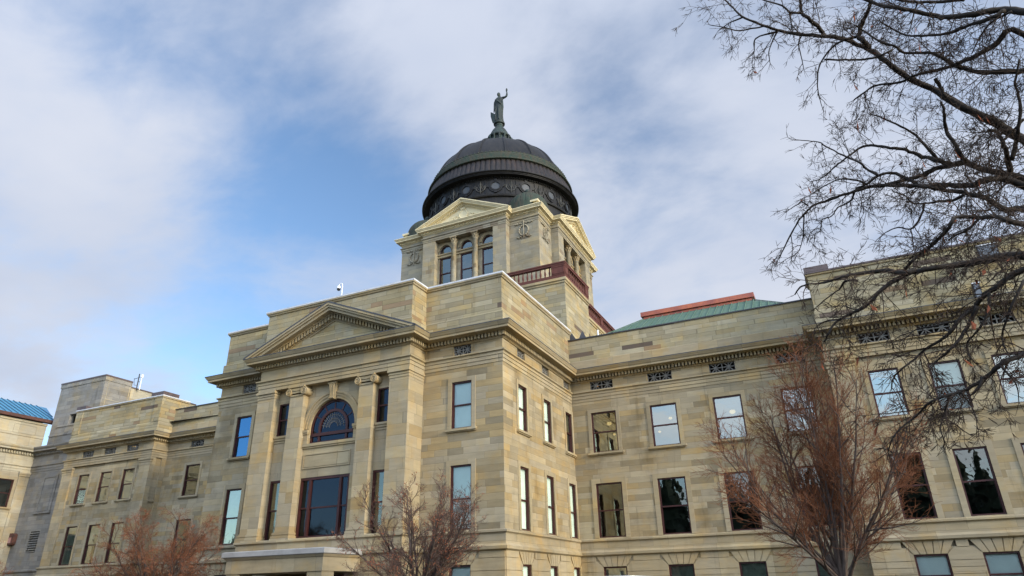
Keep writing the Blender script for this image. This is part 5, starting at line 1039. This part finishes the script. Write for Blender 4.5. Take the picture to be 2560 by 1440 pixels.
# --- the big dark tree at the right: limbs measured from the photograph, trunk just outside the picture
ELM = [[[[3.84,10.3,6.51],[3.38,10.3,7.44],[3.02,10.08,7.78],[2.73,10.03,8.13],[2.49,10.09,8.58],[2.2,9.93,8.77],[1.95,9.72,9.05],[1.8,9.78,9.38],[1.48,9.66,9.65],[1.2,9.49,9.68],[0.88,9.56,9.92],[0.58,9.56,10.15],[0.32,9.32,10.19],[0.08,9.24,10.4],[-0.06,9.22,10.71],[-0.21,8.99,10.81]],[0.088,0.0692,0.0607,0.0548,0.05,0.0451,0.0402,0.0376,0.033,0.0293,0.0259,0.0225,0.0192,0.0162,0.0139,0.0113],1],[[[1.22,9.6,9.77],[1.17,9.51,9.88],[1.02,9.23,9.91],[0.96,9.26,10.1],[0.97,9.14,10.24],[0.94,8.86,10.32]],[0.037,0.0327,0.0276,0.0256,0.0224,0.0182],0],[[[0.96,9.25,10.06],[0.78,9.13,10.05],[0.69,9.05,10.16],[0.45,9.04,10.39],[0.24,8.82,10.41]],[0.022,0.0177,0.0151,0.0109,0.0073],0],[[[0.57,9.51,10.1],[0.41,9.37,10.14],[0.19,9.51,10.32],[-0.03,9.53,10.39],[-0.2,9.34,10.36],[-0.45,9.36,10.56]],[0.0186,0.0152,0.0127,0.0102,0.0081,0.0057],0],[[[0.1,9.33,10.46],[-0.16,9.4,10.49],[-0.35,9.54,10.53]],[0.015,0.009,0.0057],0],[[[0.57,9.52,10.09],[0.29,9.53,10.13],[0.18,9.56,10.07],[0.15,9.51,9.82],[0.04,9.62,9.83]],[0.0186,0.0123,0.01,0.0075,0.0055],0],[[[0.55,9.53,10.08],[0.46,9.72,10.09],[0.37,9.72,9.9],[0.36,9.9,9.81]],[0.0149,0.0113,0.0083,0.0056],0],[[[0.9,9.62,9.94],[0.84,9.73,9.88],[0.83,9.72,9.53],[0.83,9.88,9.48]],[0.0149,0.0119,0.0075,0.0055],0],[[[0.79,9.21,10.11],[0.77,9.31,9.93],[0.77,9.47,9.82]],[0.0147,0.0092,0.0055],0],[[[1.77,9.55,9.25],[1.68,9.38,9.25],[1.65,9.4,9.42],[1.72,9.33,9.55],[1.81,9.0,9.53],[1.92,8.85,9.73]],[0.0397,0.0366,0.0348,0.0325,0.0284,0.0248],0],[[[1.65,9.43,9.43],[1.37,9.35,9.36],[1.2,9.53,9.39],[1.03,9.52,9.16],[0.95,9.53,8.91],[0.94,9.77,8.83],[0.95,9.84,8.51]],[0.0216,0.017,0.0145,0.0118,0.0096,0.0078,0.0053],0],[[[1.13,9.59,9.31],[1.4,9.64,9.23],[1.67,9.68,9.16],[1.85,9.5,9.0],[2.03,9.52,9.06]],[0.0144,0.0157,0.0168,0.0172,0.0179],0],[[[3.81,8.97,7.42],[3.46,9.19,7.79],[3.29,9.13,7.82],[2.96,9.16,7.94],[2.78,9.35,8.22],[2.64,9.32,8.34],[2.45,9.14,8.45],[2.38,9.25,8.62],[2.13,9.35,8.82],[1.99,9.16,8.84],[1.84,9.17,9.0],[1.72,9.24,9.3],[1.6,9.1,9.36]],[0.053,0.0422,0.0388,0.033,0.0296,0.0271,0.0238,0.0225,0.019,0.0169,0.0148,0.0124,0.0106],1],[[[3.35,8.88,8.19],[3.11,9.12,8.34],[2.86,9.13,8.25],[2.67,9.33,8.36],[2.57,9.51,8.47],[2.21,9.5,8.48],[2.01,9.59,8.5],[1.74,9.83,8.73],[1.56,9.85,8.67],[1.41,9.93,8.64]],[0.0405,0.034,0.0295,0.0264,0.0247,0.0202,0.0177,0.0145,0.0124,0.0107],1],[[[2.42,9.47,8.31],[2.47,9.59,8.17],[2.48,9.59,8.06],[2.56,9.71,8.08]],[0.0242,0.0222,0.0213,0.0209],0],[[[3.77,8.42,7.7],[3.38,8.36,8.02],[3.28,8.45,8.21],[3.14,8.55,8.43],[2.83,8.5,8.45],[2.55,8.57,8.59],[2.47,8.72,8.78],[2.23,8.61,8.89],[2.02,8.52,8.96],[1.79,8.62,9.28],[1.56,8.5,9.44]],[0.0548,0.0449,0.0429,0.0405,0.036,0.0324,0.0314,0.0282,0.0257,0.0231,0.0204],1],[[[3.08,8.4,8.28],[2.9,8.42,8.25],[2.72,8.69,8.44],[2.53,8.73,8.45],[2.17,8.69,8.53],[2.08,8.82,8.71],[1.96,8.82,8.89],[1.83,8.72,8.97]],[0.0293,0.0249,0.021,0.0183,0.0135,0.0122,0.0103,0.0084],0],[[[3.15,8.4,8.24],[2.96,8.51,8.26],[2.87,8.71,8.26],[2.75,8.67,8.08],[2.72,8.8,8.07]],[0.0163,0.0119,0.0097,0.0077,0.0066],0],[[[2.82,8.67,8.87],[2.57,8.83,9.11],[2.36,8.81,9.19],[2.14,8.72,9.25],[2.04,8.8,9.45]],[0.0272,0.0215,0.0185,0.0156,0.014],0],[[[2.32,8.66,9.06],[2.28,8.82,9.05],[2.17,8.81,8.79],[2.14,8.93,8.79]],[0.0136,0.0103,0.0064,0.0051],0],[[[3.73,10.25,6.2],[3.22,10.35,6.86],[3.03,10.27,6.95],[2.81,10.47,7.25],[2.68,10.48,7.4],[2.5,10.37,7.35],[2.29,10.56,7.46],[2.11,10.76,7.5],[1.8,10.69,7.45],[1.55,10.84,7.52]],[0.0692,0.0521,0.0481,0.0437,0.0411,0.0383,0.0352,0.0327,0.0285,0.0255],1],[[[2.61,10.2,7.25],[2.52,10.03,7.35],[2.48,9.97,7.54],[2.46,10.01,7.77],[2.44,9.72,7.88],[2.43,9.66,8.02]],[0.0349,0.0299,0.0263,0.0235,0.0195,0.0173],0],[[[2.46,10.31,7.33],[2.26,10.24,7.44],[2.15,10.43,7.65],[1.97,10.43,7.83],[1.76,10.3,7.86],[1.63,10.43,8.02],[1.44,10.57,8.16],[1.19,10.53,8.02],[1.0,10.67,7.99],[0.78,10.97,8.0],[0.59,10.92,7.95]],[0.0387,0.0329,0.0304,0.0266,0.0233,0.0212,0.0186,0.0151,0.0125,0.0095,0.0074],0],[[[2.31,10.36,7.52],[2.18,10.28,7.82],[2.13,10.37,8.04],[1.97,10.21,8.13],[1.73,10.16,8.36],[1.62,10.23,8.51]],[0.0248,0.0193,0.0174,0.0146,0.0107,0.0091],0],[[[3.5,9.49,6.02],[2.99,9.67,6.44],[2.78,9.66,6.6],[2.58,9.56,6.57],[2.4,9.76,6.65],[2.17,9.87,6.8],[1.84,9.75,6.82],[1.61,9.82,6.93],[1.36,9.99,7.09],[1.13,9.9,7.04],[0.92,9.89,7.01],[0.72,10.11,7.09],[0.52,10.1,7.06],[0.41,10.0,6.94],[0.29,10.2,6.94],[0.17,10.33,6.85],[0.0,10.28,6.58],[-0.14,10.47,6.45]],[0.0581,0.0456,0.0419,0.039,0.0366,0.0337,0.0296,0.027,0.0245,0.0221,0.02,0.0183,0.0164,0.0152,0.0141,0.0126,0.0103,0.0084],1],[[[1.85,9.77,6.85],[1.66,9.89,7.16],[1.42,9.82,7.15],[1.26,9.92,7.12],[1.13,10.06,7.16]],[0.0263,0.0225,0.0198,0.018,0.0169],0],[[[1.42,9.8,7.15],[1.3,9.84,7.34],[1.23,9.7,7.36],[1.11,9.84,7.59],[0.91,9.9,7.86],[0.82,9.73,7.85],[0.8,9.78,7.93],[0.69,9.92,8.09],[0.45,9.86,8.16]],[0.0199,0.017,0.0155,0.0138,0.0111,0.0099,0.0095,0.0085,0.0062],0],[[[1.25,9.86,7.09],[1.13,9.79,7.15],[0.93,9.81,7.24],[0.71,10.05,7.32],[0.52,10.03,7.22],[0.35,10.09,7.21]],[0.0166,0.0139,0.0112,0.0088,0.0067,0.0051],0],[[[0.43,10.06,7.05],[0.35,9.94,7.08],[0.3,10.12,7.15],[0.14,10.15,7.1]],[0.0134,0.01,0.0086,0.0051],0],[[[0.34,10.13,6.93],[0.27,10.25,6.65],[0.18,10.53,6.56],[0.04,10.48,6.43]],[0.0134,0.0087,0.0063,0.0044],0],[[[1.08,10.0,7.07],[1.04,10.09,7.0],[0.92,10.13,6.97],[0.81,9.97,6.86],[0.72,10.1,6.81],[0.58,10.22,6.84],[0.52,10.11,6.62],[0.36,10.18,6.59]],[0.0167,0.0145,0.0126,0.011,0.0094,0.0077,0.006,0.0043],0],[[[3.34,9.25,5.65],[2.86,9.57,6.05],[2.65,9.51,6.08],[2.48,9.45,6.26],[2.33,9.66,6.5],[2.11,9.66,6.62],[1.89,9.55,6.67],[1.73,9.69,6.83]],[0.0528,0.0392,0.0353,0.0315,0.0285,0.025,0.0218,0.0195],1],[[[2.27,9.46,6.38],[2.15,9.59,6.4],[1.96,9.46,6.36],[1.83,9.59,6.44],[1.71,9.71,6.55],[1.63,9.51,6.57],[1.5,9.56,6.72]],[0.0222,0.0184,0.0152,0.0126,0.0105,0.0088,0.0064],0],[[[1.84,9.64,6.45],[1.74,9.67,6.27],[1.6,9.67,6.14],[1.48,9.82,6.27],[1.31,9.77,6.21],[1.22,9.77,6.14]],[0.0192,0.0147,0.0114,0.0089,0.0063,0.0048],0],[[[1.62,9.8,6.19],[1.6,9.76,6.01],[1.6,9.92,5.93]],[0.0096,0.0063,0.0042],0],[[[2.67,9.13,5.66],[2.41,9.06,5.8],[2.32,9.26,5.91],[2.06,9.22,5.97],[1.96,9.15,5.85],[1.8,9.43,5.78],[1.63,9.53,5.7],[1.48,9.41,5.57],[1.38,9.57,5.53]],[0.0332,0.0288,0.0277,0.025,0.0238,0.0222,0.0205,0.0191,0.0183],1],[[[2.29,9.23,5.9],[2.16,9.37,5.83],[2.03,9.53,5.85],[1.95,9.48,5.79]],[0.0183,0.0137,0.0106,0.0092],0],[[[3.04,10.04,6.65],[3.01,10.0,6.85],[2.96,9.73,6.98],[2.9,9.52,7.03],[2.91,9.58,7.21],[2.86,9.52,7.27],[2.77,9.45,7.24]],[0.0442,0.0372,0.0305,0.0266,0.024,0.0219,0.0199],1],[[[3.0,9.8,6.92],[3.1,9.74,7.11],[3.08,9.48,7.12],[3.15,9.35,7.35],[3.19,9.3,7.63],[3.13,9.08,7.65],[3.21,8.92,7.86]],[0.0304,0.0265,0.0241,0.0207,0.018,0.0162,0.0133],0],[[[3.18,9.42,7.28],[3.01,9.53,7.16],[2.92,9.6,7.11]],[0.0167,0.0143,0.0134],0],[[[2.95,8.56,4.89],[2.42,8.62,5.05],[2.21,8.77,5.14],[1.9,9.0,5.23],[1.6,8.9,5.21],[1.41,8.92,5.22],[1.26,9.15,5.27],[1.0,9.15,5.14],[0.82,9.12,4.97],[0.58,9.36,4.95],[0.4,9.42,4.89],[0.28,9.3,4.71],[0.21,9.45,4.66]],[0.0676,0.0507,0.0458,0.0397,0.0343,0.0311,0.0288,0.0245,0.0212,0.0179,0.0153,0.0129,0.0116],1],[[[1.4,8.93,5.23],[1.24,8.9,5.22],[1.11,9.13,5.38],[0.86,9.19,5.43],[0.64,9.11,5.4],[0.46,9.33,5.46],[0.31,9.45,5.5],[0.18,9.3,5.46],[0.07,9.39,5.47],[-0.02,9.5,5.42]],[0.037,0.0319,0.0285,0.0236,0.0196,0.0167,0.0144,0.0122,0.0107,0.009],0],[[[0.76,9.18,5.33],[0.63,9.19,5.36],[0.53,9.37,5.33],[0.37,9.25,5.2],[0.18,9.4,5.12]],[0.0174,0.0142,0.0118,0.009,0.0059],0],[[[0.83,9.19,5.0],[0.7,9.34,5.0],[0.6,9.3,5.02],[0.53,9.16,5.01],[0.46,9.32,5.0]],[0.0144,0.0101,0.008,0.0063,0.0044],0],[[[2.82,8.2,4.76],[2.34,8.5,4.85],[2.08,8.44,4.7],[1.95,8.52,4.65],[1.87,8.76,4.62],[1.67,8.73,4.47],[1.45,8.74,4.27],[1.28,9.0,4.25],[1.12,9.04,4.14],[0.98,8.91,4.03],[0.87,9.09,3.97],[0.82,9.12,3.85]],[0.0486,0.0347,0.0296,0.0271,0.0251,0.0215,0.0174,0.0148,0.0123,0.0102,0.0085,0.0069],1],[[[1.82,8.56,4.53],[1.64,8.67,4.28],[1.47,8.57,4.1],[1.3,8.77,4.01],[1.22,8.74,3.92]],[0.0243,0.017,0.0132,0.0097,0.008],0],[[[1.93,8.4,4.61],[1.86,8.38,4.38],[1.71,8.47,4.2],[1.63,8.66,4.14],[1.6,8.55,3.97],[1.64,8.58,3.88]],[0.0214,0.0164,0.0123,0.0101,0.0081,0.0066],0],[[[1.65,8.73,4.45],[1.4,8.71,4.42],[1.22,8.94,4.48],[1.12,8.93,4.41]],[0.0164,0.0105,0.0072,0.0055],0],[[[2.23,8.22,4.62],[2.0,8.29,4.28],[1.93,8.51,4.09],[1.93,8.42,3.83]],[0.0185,0.012,0.0092,0.0065],0],[[[2.53,7.88,4.03],[2.22,8.14,3.92],[2.01,8.25,3.84],[1.76,8.18,3.73],[1.64,8.37,3.67],[1.48,8.55,3.61],[1.2,8.45,3.53],[1.06,8.52,3.48],[0.95,8.75,3.41],[0.76,8.68,3.28],[0.65,8.63,3.16],[0.59,8.78,3.05]],[0.0404,0.0315,0.0274,0.0232,0.0209,0.0185,0.0145,0.0126,0.0109,0.0084,0.0067,0.0052],1],[[[1.29,8.51,3.54],[1.22,8.67,3.39],[1.13,8.55,3.22],[1.13,8.52,3.11],[1.15,8.62,3.04]],[0.0155,0.0107,0.0074,0.0054,0.0039],0],[[[1.38,8.39,3.55],[1.45,8.46,3.43],[1.44,8.32,3.23],[1.42,8.47,3.09]],[0.0102,0.0075,0.0051,0.0033],0],[[[1.6,8.32,3.66],[1.56,8.29,3.57],[1.49,8.38,3.51]],[0.0179,0.0125,0.0077],0],[[[1.76,8.17,3.73],[1.82,8.08,3.5],[1.83,8.24,3.35]],[0.0126,0.0068,0.0038],0]]
TE = thing('bare_tree', 'large dark leafless tree with crooked limbs hanging before the corner pavilion', 'tree', (6.2, 12.6, 0))
tr = MB(); tw_ = MB(); lf = MB()
def leaf(m, p, s):
    d = rv().normalized(); e = d.orthogonal().normalized(); f = d.cross(e); k = Vector((0, 0, -1))
    a = Vector(p); b = a + (d * .5 + k * .6) * s + e * s * .35; c = a + (d + k) * s; q = a + (d * .5 + k * .6) * s - e * s * .35 + f * s * .2
    m.add([tuple(a), tuple(b), tuple(c), tuple(q)], [(0, 1, 2), (0, 2, 3)])
base = Vector((6.2, 12.6, 0)); crotch = [Vector((6.1, 12.4, 2.6)), Vector((5.7, 12.1, 4.3)), Vector((5.3, 11.7, 5.6))]
tr.tube([base + Vector((0, 0, -.1)), base + Vector((0, 0, .5)), *crotch, Vector((5.3, 11.8, 7.6)), Vector((5.6, 12.1, 9.8))], [.62, .46, .40, .36, .30, .20, .10], 14)
def fork(p, d, s):
    """the little forked end sprays of an elm twig"""
    for k in range(rng.randint(2, 4)):
        e = off(d, rng.uniform(.25, .9)); L = rng.uniform(.05, .14) * s; q = p + e * L; tw_.tube([p, p + e * L * .6 + rv(.006), q], [.0032, .0028, .002], 3, cap=False)
def twig(p, d, L, r, lvl):
    n = 5; pts, rr, e = limb(tw_, p, d, L, r, r * .45, n, .22, rng.uniform(-.14, .02), 4 if r > .006 else 3)
    if lvl > 0:
        k = max(2, int(L / .11))
        for i in range(k):
            t = rng.uniform(.15, 1.0); q, dd = along(pts, t); twig(q, off(dd, rng.uniform(.5, 1.2)), L * rng.uniform(.18, .5), max(.0034, r * .5), lvl - 1)
    fork(pts[-1], e, 1.0)
    if rng.random() < .012: leaf(lf, pts[-1], rng.uniform(.06, .10))
for P_, rr, root in ELM:
    pts = [Vector(p) for p in P_]
    if root:
        c = min(crotch, key=lambda q: (q - pts[0]).length + abs(q.z + .8 - pts[0].z)); mid = (c + pts[0]) / 2 + Vector((0, 0, .15)); pts = [c, mid] + pts; rr = [rr[0] * 1.35, rr[0] * 1.15] + rr
    # subdivide and roughen so that the limbs wander and knuckle
    q, r2 = [], []
    for i in range(len(pts) - 1):
        p0, p1, p2, p3 = pts[max(i - 1, 0)], pts[i], pts[i + 1], pts[min(i + 2, len(pts) - 1)]
        for k in range(4):
            t = k / 4; v = .5 * ((2 * p1) + (p2 - p0) * t + (2 * p0 - 5 * p1 + 4 * p2 - p3) * t * t + (3 * p1 - p0 - 3 * p2 + p3) * t ** 3)
            ra = rr[i] + (rr[i + 1] - rr[i]) * t; q.append(v + rv(min(.012, ra * .35))); r2.append(ra * rng.uniform(.9, 1.14))
    q.append(pts[-1]); r2.append(rr[-1]); tr.tube(q, r2, 8 if rr[0] > .04 else 6)
    L = sum((q[i + 1] - q[i]).length for i in range(len(q) - 1)); n = int(L / .07); s0 = .12 if root else 0.0
    for i in range(n):
        t = s0 + (1 - s0) * (i + rng.random()) / n; p, d = along(q, t); ra = r2[min(int(t * (len(r2) - 1)), len(r2) - 1)]
        if rng.random() > (.6 if p.z > 7.4 or p.x < 1.2 else (.5 if p.x < 2.0 else .95)): continue
        if rng.random() < .25 + 2.2 * ra: continue
        Lt = rng.uniform(.16, .75) if ra > .012 else rng.uniform(.10, .38)
        twig(p, (off(d, rng.uniform(.6, 1.3)) + Vector((0, 0, rng.uniform(-.5, .25)))).normalized(), Lt, rng.uniform(.0042, .008), 2 if Lt > .5 else 1)
    fork(q[-1], (q[-1] - q[-2]).normalized(), 1.6)
tr.build('trunk', 'elm', TE, smooth=True, fix=False); tw_.build('crown', 'elmtwig', TE, smooth=True, fix=False)
for p in ((2135, 606),): pass
lf.build('dry_leaves', 'leaf', TE, fix=False)

# --- upright tree with russet twigs before the right wing
def upright(name, lab, base, lean, H, n1, spread, n2, n3, twigmat, barkmat, seed, first=1.7, fruit=None, nfr=0, droop=.05, r0=.17, group=None, l2=(.9, 2.4), l3=(.35, .9), tw4=3, r3=.0085, up1=.05, minc=.05, crook=.12):
    global rng
    rng = random.Random(seed); t = thing(name, lab, 'tree', base, group); a = MB(); b = MB(); f = MB(); base = Vector(base)
    tp, tr_, td = limb(a, base + Vector((0, 0, -.1)), Vector((lean[0], lean[1], 1)), first, r0 * 1.25, r0, 5, .05, .1, 10)
    for i in range(n1):
        az = 2 * math.pi * (i + rng.uniform(-.3, .3)) / n1 * (1 + .0); inc = spread * (rng.uniform(max(.12, minc), 1.0) if i % 3 else rng.uniform(minc, max(.35, minc + .2)))
        d = Vector((math.sin(inc) * math.cos(az * 2.4), math.sin(inc) * math.sin(az * 2.4), math.cos(inc))); L = H * rng.uniform(.78, 1.0) * (1 - .22 * inc / spread)
        p, _ = along(tp, rng.uniform(.72, 1.0)); q, rr, e = limb(a, p, d, L, r0 * rng.uniform(.3, .48), .010, 11, .07, up1, 7)
        for j in range(n2):
            u = .16 + .84 * (j + rng.random()) / n2; p2, d2 = along(q, u); L2 = rng.uniform(*l2) * (1.15 - .62 * u)
            q2, _, e2 = limb(a, p2, off(d2, rng.uniform(.4, .95)), L2, max(.009, .036 * (1 - u * .7)), .006, 7, crook, up1 * 1.3, 5)
            for k in range(n3):
                v = .12 + .88 * (k + rng.random()) / n3; p3, d3 = along(q2, v); L3 = rng.uniform(*l3) * (1.1 - .45 * v); q3, _, e3 = limb(b, p3, off(d3, rng.uniform(.35, .9)), L3, r3, r3 * .5, 4, .18, up1 * 1.2 - droop, 3)
                for _ in range(tw4):
                    p4, d4 = along(q3, rng.uniform(.25, 1)); limb(b, p4, off(d4, rng.uniform(.3, .9)), L3 * rng.uniform(.25, .6), r3 * .75, r3 * .45, 3, .2, up1 - droop, 3)
                if fruit and rng.random() < nfr:
                    c, _ = along(q3, rng.uniform(.4, 1)); 
                    for _ in range(rng.randint(2, 5)):
                        o = c + rv(.09); s = rng.uniform(.014, .027); f.add([tuple(o + Vector(x) * s) for x in ((1, 0, 0), (-1, 0, 0), (0, 1, 0), (0, -1, 0), (0, 0, 1.2), (0, 0, -1.2))], [(0, 2, 4), (2, 1, 4), (1, 3, 4), (3, 0, 4), (2, 0, 5), (1, 2, 5), (3, 1, 5), (0, 3, 5)])
    a.build('trunk', barkmat, t, smooth=True, fix=False); b.build('crown', twigmat, t, smooth=True, fix=False)
    if fruit: f.build('dried_fruit', fruit, t, fix=False)
    return t
upright('russet_tree', 'upright leafless tree with fine russet twigs before the wing beside the corner pavilion', (-.45, 24, 0), (.04, 0), 7.4, 20, .95, 13, 15, 'redtwig', 'redbark', 11, first=2.0, r0=.15, droop=-.01, up1=.026, l2=(.8, 2.3), r3=.0065, tw4=4)
upright('crab_apple_tree', 'brown crab apple tree with dried fruit beneath the portico corner', (-15.5, 24, 0), (.05, 0), 4.9, 19, 1.52, 14, 10, 'crabtwig', 'redbark', 23, first=1.8, fruit='fruit', nfr=.25, droop=.02, r0=.17, l2=(.6, 1.8), l3=(.22, .6), r3=.006, up1=.03, minc=.3, tw4=5, crook=.26)
upright('crab_apple_tree', 'reddish brown crab apple tree spreading between the entrance porch and the annex', (-32.4, 26, 0), (0, 0), 5.1, 21, 1.5, 14, 11, 'redtwig', 'redbark', 37, first=1.5, fruit='fruit', nfr=.25, droop=.09, r0=.2, l2=(.9, 2.2), l3=(.3, .75), r3=.0065, up1=.02, minc=.3, tw4=5, crook=.24)
upright('crab_apple_tree', 'twiggy crab apple tree in front of the annex wall', (-47.3, 24.5, 0), (0, 0), 4.2, 10, 1.2, 10, 9, 'redtwig', 'redbark', 41, first=1.6, fruit='fruit', nfr=.4, droop=.05, r0=.16, l2=(.7, 1.6), l3=(.35, .7), r3=.008, up1=.04)

# --- dark conifer wood across the street, mirrored in the lower windows
rng = random.Random(3); cf = MB()
for i in range(150):
    x = -190 + i * 2.0 + rng.uniform(-1.2, 1.2); y = -42 - rng.uniform(0, 14); h = rng.uniform(19, 25); r = h * rng.uniform(.19, .27)
    if x < -62: h *= .55
    for k in range(11):
        z0 = .8 + (h - .8) * k / 11; rr = r * (1 - k / 11.5); nn = 11; ring0 = []
        for j in range(nn): a = 2 * math.pi * j / nn + k * .7; q = rr * rng.uniform(.65, 1.25); ring0.append((x + q * math.cos(a), y + q * math.sin(a), z0 - rng.uniform(0, .6)))
        cf.add(ring0 + [(x, y, z0 + (h / 11) * 1.7)], [(j, (j + 1) % nn, nn) for j in range(nn)])
o = cf.build('conifer_wood', 'conifer', fix=False); o['kind'] = 'stuff'

# ------------------------------------------------------------------ white van whose roof just shows along the bottom edge
VX, VY = -7.15, 22.3
V = thing('van', 'white van standing below the inner corner, only its roof edge showing', 'van', (VX, VY, 0))
pv = lambda u, d, z: (VX + d, VY - u, z)
m = MB(); prof = [(2.35, .38), (2.42, .75), (2.30, 1.02), (1.55, 1.22), (.95, 1.95), (.75, 2.05), (.4, 2.085), (-2.2, 2.08), (-2.42, 2.02), (-2.5, .6), (-2.45, .38)]
m.prism(pv, prof, -.86, .86); m.prism(pv, [(2.2, .45), (2.3, .75), (2.18, .98), (1.45, 1.15), (-2.4, 1.15), (-2.4, .45)], -.95, .95); m.prism(pv, [(1.1, 1.5), (.7, 2.0), (-2.3, 2.0), (-2.4, 1.15), (1.35, 1.15)], -.92, .92)
m.build('body', 'vanwhite', V)
m = MB(); m.hexa([pv(1.60, -.78, 1.27), pv(1.60, .78, 1.27), pv(1.55, .78, 1.27), pv(1.55, -.78, 1.27), pv(1.02, -.72, 1.96), pv(1.02, .72, 1.96), pv(.97, .72, 1.96), pv(.97, -.72, 1.96)]); m.build('windscreen', 'blackplastic', V)
for s_ in (-1, 1):
    m = MB(); m.prism(pv, [(1.25, 1.3), (.85, 1.85), (.0, 1.85), (.0, 1.3)], *sorted((s_ * .922, s_ * .93))); m.build('side_window', 'blackplastic', V); m = MB(); m.prism(pv, [(2.36, .74), (2.42, .8), (2.33, .98), (2.2, .98)], *sorted((s_ * .5, s_ * .8))); m.build('headlight', 'steel', V); m = MB(); m.box(*sorted((VX + s_ * .95, VX + s_ * 1.15)), VY - 1.35, VY - 1.22, 1.3, 1.55); m.build('wing_mirror', 'blackplastic', V)
    for u in (1.6, -1.6):
        w_ = MB(); w_.prism(pv, [(u + .34 * math.cos(k * math.pi / 12), .34 + .34 * math.sin(k * math.pi / 12)) for k in range(24)], *sorted((s_ * .72, s_ * .96))); o = w_.build('wheel', 'tyre', V); w_ = MB(); w_.prism(pv, [(u + .2 * math.cos(k * math.pi / 8), .34 + .2 * math.sin(k * math.pi / 8)) for k in range(16)], *sorted((s_ * .955, s_ * .975))); w_.build('rim', 'steel', o)
